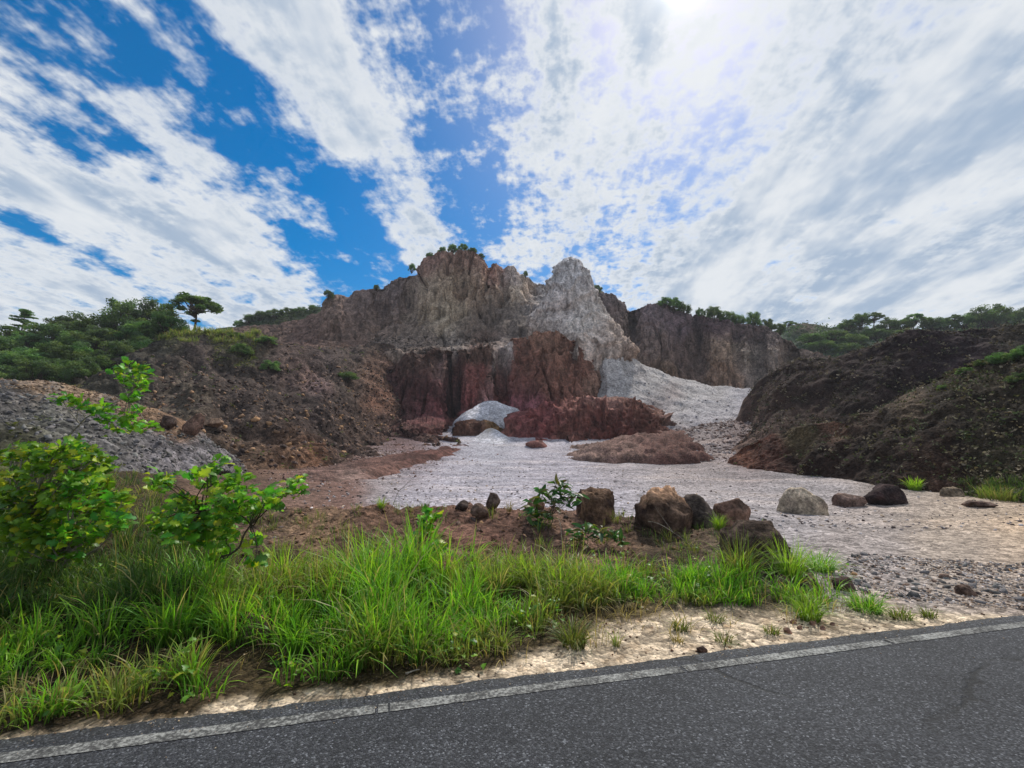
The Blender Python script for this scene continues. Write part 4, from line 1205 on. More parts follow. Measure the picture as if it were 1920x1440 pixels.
def crown_tree(seed, H, W, style, nl, lsize):
    """returns meshes (trunk, crown) of a tree with its foot at the origin"""
    r = np.random.default_rng(seed)
    tr, cr = Acc(), Acc()
    bc = lin((70, 58, 46))
    cl = []
    if style == 'layered':                    # flat tiers on spreading limbs
        top = np.array([r.normal(0, .05) * W, 0, H * .72])
        tube(tr, curve((0, 0, -.3), top, .05, 8, r), .035 * H, .012 * H, bc)
        for k in range(44):
            a = r.uniform(0, 2 * math.pi); q = r.uniform(.15, 1) ** .7 * W * .5
            z = H * (0.95 - .42 * (q / (W * .5)) ** 1.6 + r.normal(0, .05))
            c = np.array([math.cos(a) * q, math.sin(a) * q * .9, z])
            f0 = np.array([0, 0, H * r.uniform(.3, .6)])
            tube(tr, curve(f0, c, .07, 6, r), .012 * H, .003 * H, bc, 5)
            cl.append((c, np.array([W * .095, W * .095, H * .045]) * r.uniform(.7, 1.4)))
    elif style == 'conifer':
        tube(tr, curve((0, 0, -.3), (0, 0, H * .97), .01, 8, r), .025 * H, .005 * H, bc)
        for k in range(34):
            z = H * (.16 + .82 * k / 34)
            a = r.uniform(0, 2 * math.pi); q = W * .5 * (1.02 - z / H) ** .75 * r.uniform(.5, 1.1)
            c = np.array([math.cos(a) * q, math.sin(a) * q, z + .03 * H])
            tube(tr, curve((0, 0, z), c, .04, 5, r), .006 * H, .002 * H, bc, 4)
            cl.append((c, np.array([W * .12, W * .12, H * .018])))
            cl.append((c * np.array([.55, .55, 1]), np.array([W * .10, W * .10, H * .018])))
    else:                                     # round shrub or many-stemmed bush
        for k in range(46):
            d = r.normal(size=3); d[2] = abs(d[2]) * .9; d /= np.linalg.norm(d)
            q = r.uniform(.35, 1.0) ** .6
            c = d * np.array([W * .5, W * .5, H * .78]) * q + np.array([0, 0, H * .16])
            tube(tr, curve((r.normal(0, .03) * W, r.normal(0, .03) * W, -.2), c, .08, 5, r), .014 * H, .004 * H, bc, 5)
            cl.append((c, np.array([W * .14, W * .14, H * .12]) * r.uniform(.7, 1.3)))
    per = max(8, nl // len(cl))
    tone = [(92, 122, 66), (78, 110, 58), (108, 132, 74), (84, 108, 70)]
    for c, e in cl:
        g = lin(tone[r.integers(0, 4)]) * r.uniform(.8, 1.25)
        d = r.normal(size=(per, 3)); d /= np.linalg.norm(d, axis=1)[:, None]
        P = c + d * (r.random((per, 1)) ** .45) * e
        leaf_quads(cr, P, r.uniform(.7, 1.4, per) * lsize, g * r.uniform(.75, 1.3, (per, 1)), r=r)
    a = tr.build('trunk', M['bark_dark']); b = cr.build('crown', M['far_leaf'], smooth=False)
    ms = (a.data, b.data)
    bpy.data.objects.remove(a); bpy.data.objects.remove(b)
    return ms


PT = {'bush': [crown_tree(201 + k, 1.0, 1.25, 'bush', 6500, .060) for k in range(4)],
      'tree': [crown_tree(231, 1.0, 1.35, 'layered', 8000, .048), crown_tree(232, 1.0, 1.2, 'layered', 8000, .048), crown_tree(233, 1.0, 1.1, 'bush', 8000, .048)],
      'conifer': [crown_tree(251, 1.0, .95, 'conifer', 4500, .05)]}
PW = {'bush': 1.25, 'tree': 1.25, 'conifer': .95}


def plant(name, label, cat, group, base, H, Wd, kind='bush', which=None, rz=None):
    e = bpy.data.objects.new(name, None)
    COL.objects.link(e)
    e.location = base
    e.empty_display_size = .1
    tag(e, label, cat, group)
    ms = PT[kind][which if which is not None else random.randrange(len(PT[kind]))]
    sx = Wd / PW[kind]
    for nm, me in zip(('trunk', 'crown'), ms):
        o = bpy.data.objects.new(nm, me)
        COL.objects.link(o)
        o.parent = e
    e.scale = (sx, sx, H)
    e.rotation_euler = (0, 0, random.uniform(0, 6.28) if rz is None else rz)
    return e


def plant_px(name, label, cat, group, u, vb, D, hpx, wpx, kind='bush', which=None, dz=-.15):
    p = px(u, vb, D); p[2] += dz
    return plant(name, label, cat, group, p, hpx / F * D, wpx / F * D, kind, which)


TL = 'trees on the left hilltop'
plant_px('conifer_tree', 'small tiered tree standing alone at the far left of the hilltop', 'tree', TL, 38, 636, 54, 62, 66, 'conifer', 0)
plant_px('broadleaf_tree', 'low spreading tree next to the small tiered tree on the left hilltop', 'tree', TL, 128, 632, 55, 54, 96, 'tree', 2)
plant_px('broadleaf_tree', 'tallest dense dark tree in the middle of the left hilltop', 'tree', TL, 232, 628, 53, 82, 100, 'tree', 2)
plant_px('broadleaf_tree', 'dense rounded tree behind the tallest one on the left hilltop', 'tree', TL, 290, 622, 56, 72, 86, 'tree', 2)
plant_px('broadleaf_tree', 'flat-topped umbrella tree at the right end of the left hilltop grove', 'tree', TL, 362, 614, 50, 70, 108, 'tree', 1)
plant_px('broadleaf_tree', 'short bushy tree filling the gap left of the tallest hilltop tree', 'tree', TL, 182, 634, 52, 58, 84, 'bush', 0)
plant_px('broadleaf_tree', 'low bushy tree below the umbrella tree', 'tree', TL, 318, 622, 49, 44, 70, 'bush', 1)
hb = [(-20, 665), (25, 650), (60, 655), (95, 648), (140, 650), (180, 652), (215, 648), (250, 645), (5, 690), (45, 685), (85, 690), (120, 680), (160, 682), (195, 690), (225, 680), (-10, 720), (35, 705), (75, 712), (115, 708), (150, 712), (262, 668), (290, 640)]
hb.sort()
for k, (u, v) in enumerate(hb):
    p = sheet_at(S_HILL_L, u, v); D = p[1]
    plant('hillside_bush', '%s green bush from the left on the hillside below the hilltop trees' % ORD[k], 'bush', 'bushes on the left hillside', p + np.array([0, 0, -.2]), random.uniform(42, 58) / F * D, random.uniform(62, 88) / F * D)
rb = [(1118, 541, 13, 22), (1246, 569, 18, 26), (1262, 573, 20, 30), (1282, 582, 20, 28), (1314, 588, 16, 18), (1340, 592, 24, 32), (1362, 597, 22, 34), (1384, 602, 20, 26), (1413, 607, 30, 28), (1438, 614, 22, 26), (1458, 622, 20, 30)]
for k, (u, v, h, wd) in enumerate(rb):
    plant_px('rim_bush', '%s bush from the left along the rim of the right cliff' % ORD[k], 'bush', 'bushes on the right cliff rim', u, v + 6, 87.5, h + 6, wd, 'bush')
cb = [(616, 553, 12, 22), (706, 538, 7, 12), (772, 504, 14, 14), (806, 479, 10, 16), (828, 472, 13, 20), (848, 467, 15, 22), (868, 467, 13, 20), (886, 470, 10, 20), (902, 479, 8, 14), (985, 513, 8, 10)]
for k, (u, v, h, wd) in enumerate(cb):
    plant_px('summit_bush', '%s tiny bush from the left along the top of the main cliff' % ORD[k], 'bush', 'bushes on the main cliff top', u, v + 4, 83.5, h + 5, wd, 'bush')
lb = [(448, 607, 10, 24), (468, 600, 14, 30), (490, 594, 14, 34), (515, 590, 12, 34), (540, 587, 12, 30), (566, 582, 10, 28), (586, 578, 9, 22)]
for k, (u, v, h, wd) in enumerate(lb):
    plant_px('ridge_bush', '%s bush from the left on the low green ridge beside the cliff' % ORD[k], 'bush', 'bushes on the green ridge', u, v + 5, 98, h + 6, wd, 'bush')
fb = [(1480, 612, 10, 26), (1590, 610, 14, 34), (1612, 606, 22, 40), (1640, 608, 22, 46), (1668, 610, 18, 40), (1692, 612, 18, 40), (1718, 612, 24, 48), (1744, 612, 18, 40), (1766, 612, 20, 44), (1790, 608, 18, 40), (1812, 606, 20, 42), (1838, 606, 22, 44), (1890, 604, 26, 50), (1918, 602, 26, 52)]
for k, (u, v, h, wd) in enumerate(fb):
    plant_px('far_tree', '%s tree from the left along the far wooded ridge on the right' % ORD[k], 'tree', 'trees on the far right ridge', u, v + 6, 103 - k * .6, h + 8, wd, 'bush' if k % 3 else 'tree')
plant_px('far_tree', 'tall spreading tree that stands out on the far right ridge', 'tree', 'trees on the far right ridge', 1862, 612, 92, 50, 70, 'tree', 2)
sb = [(1520, 640), (1560, 632), (1600, 640), (1640, 630), (1680, 634), (1540, 655), (1590, 655)]
for k, (u, v) in enumerate(sorted(sb)):
    p = sheet_at(S_HILL_R, u, v); D = p[1]
    plant('slope_bush', '%s bush from the left on the green slope below the far ridge' % ORD[k], 'bush', 'bushes on the far right slope', p + np.array([0, 0, -.3]), 24 / F * D, 52 / F * D)
mb = [(1812, 680, 26, 40), (1836, 668, 24, 36), (1858, 660, 34, 50), (1885, 654, 26, 44), (1910, 650, 34, 52), (1905, 700, 28, 46), (1765, 712, 20, 32)]
for k, (u, v, h, wd) in enumerate(sorted(mb)):
    p = sheet_at(S_MOUND_B, u, v + 8); D = p[1]
    plant('mound_bush', '%s scrubby bush from the left on the crest of the front dark mound' % ORD[k], 'bush', 'bushes on the front dark mound', p + np.array([0, 0, -.2]), h * random.uniform(.6, .9) / F * D, wd * .8 / F * D)
ss = [(455, 662, 24, 40), (510, 690, 26, 36), (440, 630, 16, 44), (655, 712, 20, 40), (270, 632, 18, 40), (500, 640, 18, 44)]
for k, (u, v, h, wd) in enumerate(sorted(ss)):
    p = sheet_at(S_SLOPE_L, u, v); D = p[1]
    plant('slope_bush', '%s small bush from the left growing on the brown scree slope' % ORD[k], 'bush', 'bushes on the brown slope', p + np.array([0, 0, -.15]), h / F * D, wd / F * D)

# low scrub that covers the slopes as one mass
def scrub(name, G, n, weight, hmax, lsize, tones, parent_label, per=14, gain=1.0, mat='far_leaf'):
    P = pick_points(G, n, weight)
    acc = Acc()
    h = rng.uniform(.3, 1, n) * hmax
    Q = np.repeat(P, per, 0) + rng.normal(size=(n * per, 3)) * np.repeat(h, per)[:, None] * np.array([.7, .7, .45])
    Q[:, 2] += np.repeat(h, per) * .4
    c = np.repeat(pal(n, tones, gain), per, 0) * rng.uniform(.7, 1.3, (n * per, 1))
    leaf_quads(acc, Q, rng.uniform(.6, 1.4, n * per) * lsize, c)
    o = acc.build(name, M[mat], smooth=False)
    tag(o, parent_label, 'scrub', kind='stuff')


DG = [(64, 76, 44), (78, 86, 52), (92, 88, 60), (58, 62, 44), (104, 96, 72)]
DB = [(74, 64, 52), (66, 58, 48), (98, 90, 70), (60, 64, 42), (128, 118, 100)]
scrub('scrub', S_MOUND_B, 4200, lambda a, b: np.where((a > 1480) & (b < 930), .7, 0.05) + np.where((a > 1780), 1.2, 0), .24, .12, DB + DG[:3], 'dry low scrub covering the front dark mound', per=11, gain=1.1, mat='dry_leaf')
scrub('scrub', S_MOUND_A, 3600, lambda a, b: (a > 1410) * 1.0, .3, .16, DB, 'dry low scrub covering the dark mound behind', per=10, gain=1.05, mat='dry_leaf')
scrub('scrub', S_HILL_R, 1800, lambda a, b: ((b < 700) & (a > 1470)) * np.where((a < 1565) & (b < 612), .05, 1), 1.2, .45, [(70, 92, 58), (60, 80, 52), (84, 104, 66)], 'green scrub covering the far right hillside', per=12)
scrub('scrub', S_RIDGE_L, 900, lambda a, b: (b < 612) * 1.0, .7, .35, [(70, 92, 58), (60, 82, 52), (84, 100, 64)], 'green scrub covering the low ridge left of the cliff', per=12)
scrub('scrub', S_HILL_L, 1500, lambda a, b: (b < 745) * 1.0, .5, .2, [(70, 88, 48), (84, 98, 54), (60, 78, 44)], 'green undergrowth covering the left hillside', per=12)
scrub('scrub', S_SLOPE_L, 900, lambda a, b: np.clip((640 - b) / 25, 0, 1) * (a < 540) + ((a > 400) & (a < 480) & (b > 630) & (b < 690)) * .5 + .01, .3, .16, [(92, 100, 54), (80, 92, 50), (110, 112, 64)], 'grassy scrub along the top of the brown slope', per=12)
scrub('scrub', S_HEAP, 700, lambda a, b: ((b > 790) & (a < 110)) * 1.0 + ((b > 870) & (a < 300)) * .5, .16, .09, [(84, 92, 48), (100, 104, 60), (70, 80, 44)], 'weeds creeping over the foot of the rubble heap', per=14)

# ------------------------------------------------------------------ leafy shrubs in front
def leaf_mesh(name, L, Wd, lobes, fold, droop, col, seed):
    r = np.random.default_rng(seed)
    n = 9
    t = np.linspace(0, 1, n)
    wv = np.sin(math.pi * np.clip(t, 0, 1) ** 1.15) ** .8 * (0.5 + .5 * t) * Wd
    wv = wv * (1 + lobes * np.where(np.arange(n) % 2, 1, -1) * .34)
    wv[0] = .012; wv[-1] = .004
    y = t * L
    z = -droop * t ** 2 * L + .10 * L * np.sin(t * 2.4)
    mid = np.stack([t * 0, y, z], -1)
    l = np.stack([-wv, y + .03 * L, z + fold * wv + r.normal(0, .05 * Wd, n)], -1)
    rr = np.stack([wv, y + .03 * L, z + fold * wv + r.normal(0, .05 * Wd, n)], -1)
    V = np.concatenate([l, mid, rr])
    C = np.repeat(lin(col)[None], len(V), 0)
    C[n:2 * n] *= 1.25
    o = new_mesh(name, V, grid_faces(3, n), C, M['leaf'])
    me = o.data
    bpy.data.objects.remove(o)
    return me, V, C


GREENS = [(108, 158, 44), (86, 138, 40), (130, 174, 50), (68, 120, 42), (160, 176, 50), (92, 146, 38)]
LEAVES = [leaf_mesh('leaf', 1.0, .40, 1.0, .25, .35, GREENS[k], 300 + k) for k in range(6)]
LEAVES_D = [leaf_mesh('leaf', 1.0, .21, 0.0, .30, .75, c, 320 + k) for k, c in enumerate([(52, 92, 44), (44, 80, 40), (72, 108, 48), (96, 92, 44)])]


def shrub(name, label, base, ros, D, leaf_len, per, meshes, seed, jitter=.06, depth=.35, bark='bark_dark', hubs=None, max_obj=290, stem=.02):
    """ros: photo positions of the leaf rosettes at distance D"""
    r = np.random.default_rng(seed)
    e = bpy.data.objects.new(name, None)
    COL.objects.link(e)
    e.location = base
    tag(e, label, 'shrub', 'leafy shrubs behind the grass')
    base = np.asarray(base, float)
    acc = Acc(); bc = np.array([.2, .18, .14])
    pts = []
    for (u, v) in ros:
        p = px(u, v, D + r.uniform(-depth, depth)); pts.append(p)
    hub_pts = [px(u, v, D) for (u, v) in (hubs or [])]
    prev = base + np.array([0, 0, -.08])
    for k, h in enumerate(hub_pts):
        tube(acc, curve(prev, h, .05, 8, r) - base, stem * (1 - .2 * k), stem * (.8 - .2 * k), bc, 7)
        prev = h
    nodes = [base] + hub_pts
    items = []
    for p in pts:
        q = min(nodes, key=lambda h: np.linalg.norm(h - p) + (.3 if h is base and hub_pts else 0))
        tube(acc, curve(q, p, .08, 7, r) - base, stem * .5, .004, bc, 5)
        axis = p - q; axis /= np.linalg.norm(axis) + 1e-6
        axis = axis * .6 + np.array([0, 0, .7]); axis /= np.linalg.norm(axis)
        for j in range(per):
            a = 2.4 * j + r.uniform(0, .6)
            el = r.uniform(-.25, .75)
            d = np.array([math.cos(a) * math.cos(el), math.sin(a) * math.cos(el), math.sin(el)]) + axis * .35
            d /= np.linalg.norm(d)
            pos = p - axis * r.uniform(0, .10) + r.normal(0, jitter * .5, 3)
            s = leaf_len * r.uniform(.65, 1.15)
            zax = np.array([0, -.45, .8]) + r.normal(0, .55, 3)
            xax = np.cross(d, zax); xax /= np.linalg.norm(xax) + 1e-6
            zax = np.cross(xax, d)
            Rm = np.stack([xax, d, zax], 1)
            items.append((np.linalg.norm(pos - np.array([0, 0, EYE])), pos, Rm, s, r.integers(0, len(meshes))))
    acc.build('stem', M[bark], e)
    items.sort(key=lambda q: q[0])
    rest_acc = Acc()
    for k, (dd, pos, Rm, s, w_) in enumerate(items):
        me, V, C = meshes[w_]
        if k < max_obj:
            o = bpy.data.objects.new('leaf', me)
            COL.objects.link(o)
            m4 = Matrix(Rm.tolist()).to_4x4()
            o.parent = e
            o.matrix_local = Matrix.Translation(Vector(pos - base)) @ m4 @ Matrix.Scale(s, 4)
        else:
            rest_acc.add((V * s) @ Rm.T + (pos - base), grid_faces(3, 9), C * r.uniform(.8, 1.2))
    if rest_acc.n:
        o = rest_acc.build('foliage', M['leaf'], e)
        o['kind'] = 'stuff'
    return e


def fill_ros(n, cu, cv, ru, rv, seed):
    r = np.random.default_rng(seed)
    a = r.uniform(0, 2 * math.pi, n); q = r.random(n) ** .5
    return list(zip(cu + ru * q * np.cos(a), cv + rv * q * np.sin(a)))


gA = ground_at(110, 1085)
shrub('leafy_shrub', 'large dense bright green shrub at the left edge of the photo', gA, fill_ros(150, 102, 935, 132, 110, 5) + [(20, 850), (110, 838), (160, 850), (200, 900), (215, 935), (40, 990), (170, 1000), (190, 970)], 5.1, .115, 14, LEAVES, 51,
      hubs=[(128, 1042), (76, 985), (75, 955)], bark='bark_pale', depth=.5, stem=.024)
gS = ground_at(60, 930)
shrub('sapling', 'tall thin leafy sapling rising in front of the rubble heap', px(70, 900, 6.2), [(130, 742), (118, 750), (150, 755), (165, 765), (185, 768), (205, 762), (222, 695), (240, 684), (262, 690), (270, 700), (232, 712), (252, 722), (270, 715), (245, 745), (262, 765), (240, 780), (228, 790), (250, 798), (222, 806), (275, 800), (200, 780)], 6.2, .125, 14, LEAVES, 52,
      hubs=[(105, 840), (150, 795), (185, 775), (240, 745)], bark='bark_pale', depth=.18, stem=.016)
gB = ground_at(400, 1085)
shrub('leafy_shrub', 'open green shrub with yellowish shoots in front of the scree slope', gB,
      [(300, 892), (285, 904), (318, 898), (305, 910), (375, 888), (395, 880), (405, 862), (385, 905), (410, 900), (432, 905), (452, 890), (462, 912), (445, 925), (500, 928), (520, 922), (540, 912), (560, 902), (555, 915), (510, 940), (330, 940), (360, 945), (400, 940), (420, 950), (440, 962), (350, 978), (320, 985), (380, 988), (300, 962), (470, 945), (490, 952), (340, 1000), (310, 1005), (405, 975), (430, 985), (475, 1012), (480, 1052), (415, 1035), (290, 990), (365, 1010)] + fill_ros(26, 385, 962, 110, 52, 8),
      4.9, .115, 14, LEAVES, 53, hubs=[(430, 1040), (470, 985), (440, 960), (380, 960)], depth=.35, stem=.014)
pC = sheet_at(S_BANK, 800, 1012)
shrub('leafy_shrub', 'small bright green shrub halfway up the earth bank', pC, [(800, 958), (816, 962), (794, 975), (806, 978), (796, 992), (808, 996), (790, 1002)], pC[1] - .05, .15, 11, LEAVES, 54, depth=.08, stem=.008)
pC2 = sheet_at(S_BANK, 824, 1050)
shrub('leafy_shrub', 'tiny green shrub at the foot of the bank below the small bright one', pC2, [(822, 1025), (812, 1032), (832, 1035)], pC2[1] - .05, .14, 10, LEAVES, 55, depth=.06, stem=.007)
pD = sheet_at(S_BANK, 1030, 1010)
shrub('glossy_shrub', 'dark glossy-leaved plant left of the rounded boulder on the bank', pD, [(1045, 902), (1015, 922), (1032, 930), (1060, 928), (1075, 925), (1000, 945), (1006, 966), (1024, 968), (1052, 915), (1040, 940), (1012, 985), (990, 960), (1068, 940)], 8.1, .20, 12, LEAVES_D, 56, depth=.15, stem=.009, hubs=[(1035, 965)])
pE = sheet_at(S_BANK, 1120, 1040)
shrub('glossy_shrub', 'low dark glossy-leaved plant below the rounded boulder', pE, [(1078, 1000), (1095, 994), (1112, 992), (1128, 996), (1146, 1000), (1156, 1010), (1085, 1012)], 7.2, .19, 12, LEAVES_D, 57, depth=.12, stem=.008)

# ------------------------------------------------------------------ grass
def blades(acc, B, h, az, lean, width, c0, c1, r=rng):
    """curved tapering blades: feet B, height h, heading az, lean 0..1"""
    n = len(B)
    t = np.array([0, .28, .55, .8, 1.0])
    d = np.stack([np.cos(az), np.sin(az), 0 * az], -1)
    s = np.stack([-np.sin(az), np.cos(az), 0 * az], -1)
    tw = r.uniform(-1.2, 1.2, n)
    s = s * np.cos(tw)[:, None] + d * np.sin(tw)[:, None]
    out = lean[:, None] * h[:, None] * (t[None] ** 1.9) * 1.05
    up = h[:, None] * (t[None] - .55 * lean[:, None] ** 1.3 * t[None] ** 2.6)
    C = B[:, None] + out[..., None] * d[:, None] + up[..., None] * np.array([0, 0, 1.0])
    wd = width[:, None] * np.array([.7, 1.0, .9, .6, .06])[None]
    V = np.stack([C - s[:, None] * wd[..., None] * .5, C + s[:, None] * wd[..., None] * .5], 2)      # n,5,2,3
    f = np.array([[2 * k, 2 * k + 1, 2 * k + 3, 2 * k + 2] for k in range(4)])
    Fc = (f[None] + (np.arange(n) * 10)[:, None, None]).reshape(-1, 4)
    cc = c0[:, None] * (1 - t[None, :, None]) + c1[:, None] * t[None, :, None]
    acc.add(V.reshape(-1, 3), Fc, np.repeat(cc[:, :, None], 2, 2).reshape(-1, 3))


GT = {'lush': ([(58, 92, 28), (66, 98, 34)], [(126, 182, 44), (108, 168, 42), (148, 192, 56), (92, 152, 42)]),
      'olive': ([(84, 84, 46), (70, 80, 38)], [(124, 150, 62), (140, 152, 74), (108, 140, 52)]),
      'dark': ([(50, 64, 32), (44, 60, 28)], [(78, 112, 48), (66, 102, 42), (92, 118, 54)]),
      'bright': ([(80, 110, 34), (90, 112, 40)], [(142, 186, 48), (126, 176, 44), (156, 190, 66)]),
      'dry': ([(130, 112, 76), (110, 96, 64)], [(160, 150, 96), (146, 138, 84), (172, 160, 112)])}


def tussock(acc, c, h, rad_, n, tone, r=rng, width=.011, spread=1.0):
    a = r.uniform(0, 2 * math.pi, n); q = np.sqrt(r.random(n)) * rad_
    B = np.stack([c[0] + np.cos(a) * q, c[1] + np.sin(a) * q, np.full(n, c[2] - .015)], -1)
    hh = h * r.uniform(.45, 1.1, n)
    az = a + r.normal(0, .7, n)
    ln = np.clip(r.beta(2, 2.6, n) * spread * (.55 + .6 * q / rad_), .03, 1.15)
    lo, hi = GT[tone]
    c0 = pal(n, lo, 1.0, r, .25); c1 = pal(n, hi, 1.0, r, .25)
    dry = r.random(n) < (.22 if tone == 'olive' else .10)
    c1[dry] = pal(int(dry.sum()), GT['dry'][1], 1.0, r)
    blades(acc, B, hh, az, ln, width * r.uniform(.6, 1.35, n), c0, c1, r)


HU = [-300, 0, 150, 300, 450, 600, 700, 760, 850, 950, 1050, 1130, 1220, 1300, 1400, 1480, 1560, 1650, 1750, 2000]
HH = [.50, .42, .44, .56, .54, .52, .84, .90, .56, .46, .66, .60, .38, .40, .44, .42, .28, .20, .12, .05]
gr = np.random.default_rng(77)
acc = Acc()
cnt = 0
for k in range(1150):
    al_ = gr.uniform(-3.2, 8.6); depth = gr.random()
    q = RA + RDIR * al_
    u, _v = to_px(np.array([q[0], q[1], 0.0]))
    sw = np.interp(u, [0, 300, 600, 900, 1050, 1150, 1350, 1550, 1700, 1900], [.10, .18, .24, .32, .55, 1.1, 1.1, .8, .6, .5])
    far_ = np.interp(u, [0, 400, 1000, 1250, 1500, 1700], [2.6, 2.5, 2.4, 2.3, 1.7, .9])
    if u > 1180 and gr.random() < np.interp(u, [1180, 1500, 1700, 1760], [.1, .45, .8, 1.0]): continue
    ac_ = -(sw + .08 + depth * max(.1, far_ - sw))
    x, y = q + RN * ac_
    z = float(ground_z(x, y))
    u2, _v = to_px(np.array([x, y, z]))
    # the grass grows in stands with thin ground between them
    dn = fbm(np.array([[x * .9, y * .9, 3.0]]), 2)[0]
    if dn < -.16 and gr.random() < .8: continue
    if depth > .8 and gr.random() < .45: continue
    h = float(np.interp(u2, HU, HH)) * gr.uniform(.55, 1.08) * (.62 + .55 * min(depth * 1.6, 1)) * (1 + .25 * dn)
    tone = 'lush' if fbm(np.array([[x * .6, y * .6, 9.0]]), 2)[0] > -.05 else ('olive' if gr.random() < .7 else 'bright')
    if u2 < 330 and depth > .55: tone = 'dark'
    if depth < .15: tone = 'olive' if gr.random() < .5 else tone
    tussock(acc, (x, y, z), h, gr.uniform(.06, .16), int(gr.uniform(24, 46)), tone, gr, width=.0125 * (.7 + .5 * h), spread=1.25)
    cnt += 1
    if gr.random() < .10:
        tussock(acc, (x, y, z), h * 1.25, .05, 3, 'dry', gr, width=.005, spread=.45)
# darker sparse grass below the left shrubs, and along the bank
for k in range(260):
    u, v = gr.uniform(-80, 420), gr.uniform(990, 1130)
    p = ground_at(u, v)
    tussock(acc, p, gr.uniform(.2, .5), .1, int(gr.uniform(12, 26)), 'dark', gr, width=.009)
for k in range(330):
    u, v = gr.uniform(430, 1480), gr.uniform(950, 1085)
    if 830 < u < 1000 and gr.random() < .8: continue
    if fbm(np.array([[u / 60, v / 60, 2.0]]), 2)[0] < -.05: continue
    p = sheet_at(S_BANK, u, v)
    tussock(acc, p, gr.uniform(.12, .34), .07, int(gr.uniform(8, 20)), 'olive' if gr.random() < .7 else 'dark', gr, width=.007)
for k in range(220):
    u, v = gr.uniform(1800, 2000), gr.uniform(895, 940)
    p = sheet_at(S_MOUND_B, u, v)
    tussock(acc, p, gr.uniform(.15, .35), .12, 12, 'dark', gr, width=.014)
for k in range(260):
    u, v = gr.uniform(-60, 300), gr.uniform(885, 1000)
    p = ground_at(u, v)
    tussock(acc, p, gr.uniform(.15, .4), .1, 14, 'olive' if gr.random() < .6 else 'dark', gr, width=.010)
for k in range(200):
    u, v = gr.uniform(290, 520), gr.uniform(602, 640)
    p = sheet_at(S_SLOPE_L, u, v)
    tussock(acc, p, gr.uniform(.3, .9), .25, 12, 'olive', gr, width=.035)
for k in range(170):                                   # flattened straw between the tufts
    al_, ac_ = gr.uniform(-3, 7.5), -gr.uniform(.3, 2.3)
    q = RA + RDIR * al_ + RN * ac_
    tussock(acc, (q[0], q[1], float(ground_z(q[0], q[1]))), gr.uniform(.12, .34), .14, 14, 'dry', gr, width=.006, spread=1.9)
go = acc.build('grass', M['blade'], smooth=False)
tag(go, 'tall green roadside grass growing along the sandy verge', 'grass', kind='stuff')


wacc = Acc()
for k in range(170):                                   # small broad-leaved weeds among the grass
    al_, ac_ = gr.uniform(-3.2, 8.0), -gr.uniform(.15, 2.6)
    q = RA + RDIR * al_ + RN * ac_
    u_, v_ = to_px(np.array([q[0], q[1], 0.0]))
    if u_ > 1050 and ac_ > -1.1: continue
    b_ = np.array([q[0], q[1], float(ground_z(q[0], q[1]))])
    hw = gr.uniform(.05, .40)
    for j in range(int(gr.uniform(6, 15))):
        a_, el_ = gr.uniform(0, 6.28), gr.uniform(-.1, .9)
        d_ = np.array([math.cos(a_) * math.cos(el_), math.sin(a_) * math.cos(el_), math.sin(el_)])
        x_ = np.cross(d_, np.array([0, 0, 1.0]) + gr.normal(0, .3, 3)); x_ /= np.linalg.norm(x_)
        me_, V_, C_ = LEAVES[gr.integers(0, 6)]
        wacc.add((V_ * gr.uniform(.03, .075)) @ np.stack([x_, d_, np.cross(x_, d_)], 1).T + b_ + np.array([gr.normal(0, .04), gr.normal(0, .04), hw * gr.random()]), grid_faces(3, 9), C_ * gr.uniform(.6, 1.0))
wo_ = wacc.build('weeds', M['leaf'])
tag(wo_, 'small broad-leaved weeds among the roadside grass', 'weeds', kind='stuff')


def grass_thing(label, p, h, rad_, n, tone, width=.009, spread=1.0, seed=1):
    a = Acc()
    r = np.random.default_rng(seed)
    tussock(a, (0, 0, 0), h, rad_, n, tone, r, width, spread)
    o = a.build('grass_tuft', M['blade'], smooth=False)
    o.location = p
    tag(o, label, 'grass tuft', 'single grass tufts')


tf = [('low wide tuft at the edge of the sand patch where the tall grass ends', 1076, 1212, .30, .10, 150, 'olive', 1.1), ('tiny thin tuft alone on the sand beside the asphalt', 1155, 1212, .17, .03, 26, 'olive', .6),
      ('small tuft on the sand above the dark stone', 1276, 1182, .15, .06, 70, 'olive', 1.0), ('thin pale tuft on the sand nearest the asphalt, left of the dark stone', 1272, 1204, .13, .05, 34, 'dry', 1.0),
      ('flattened straw-coloured tuft on the sand right of the dark stone', 1358, 1204, .13, .07, 60, 'olive', 1.4), ('small sparse tuft at the upper edge of the sand patch', 1342, 1166, .16, .07, 60, 'olive', 1.1),
      ('flat dull green tuft just above the reddish stones on the sand', 1447, 1188, .12, .06, 60, 'olive', 1.3), ('dense bright green rounded tuft on the sandy verge', 1516, 1162, .30, .10, 200, 'bright', 1.1),
      ('bushy green tuft at the left foot of the grey rubble', 1622, 1146, .28, .14, 220, 'lush', 1.1), ('low olive tuft where the sand strip narrows by the road', 1690, 1160, .16, .09, 90, 'olive', 1.1), ('last small tuft before the bare roadside rubble', 1742, 1158, .14, .06, 60, 'olive', 1.1),
      ('tall bright green clump at the right end of the bank', 1482, 1092, .62, .13, 260, 'bright', .8), ('fountain-shaped olive grass clump in front of the dark earthy boulder', 1388, 1098, .72, .12, 280, 'olive', 1.0),
      ('spreading green clump right of the tall bright clump', 1540, 1072, .36, .14, 200, 'lush', 1.2)]
for k, (lab, u, v, h, rr_, n, tone, sp_) in enumerate(tf):
    grass_thing(lab, ground_at(u, v), h * 1.05, rr_, int(n * 1.2), tone, .0075, sp_ * 1.5, 600 + k)
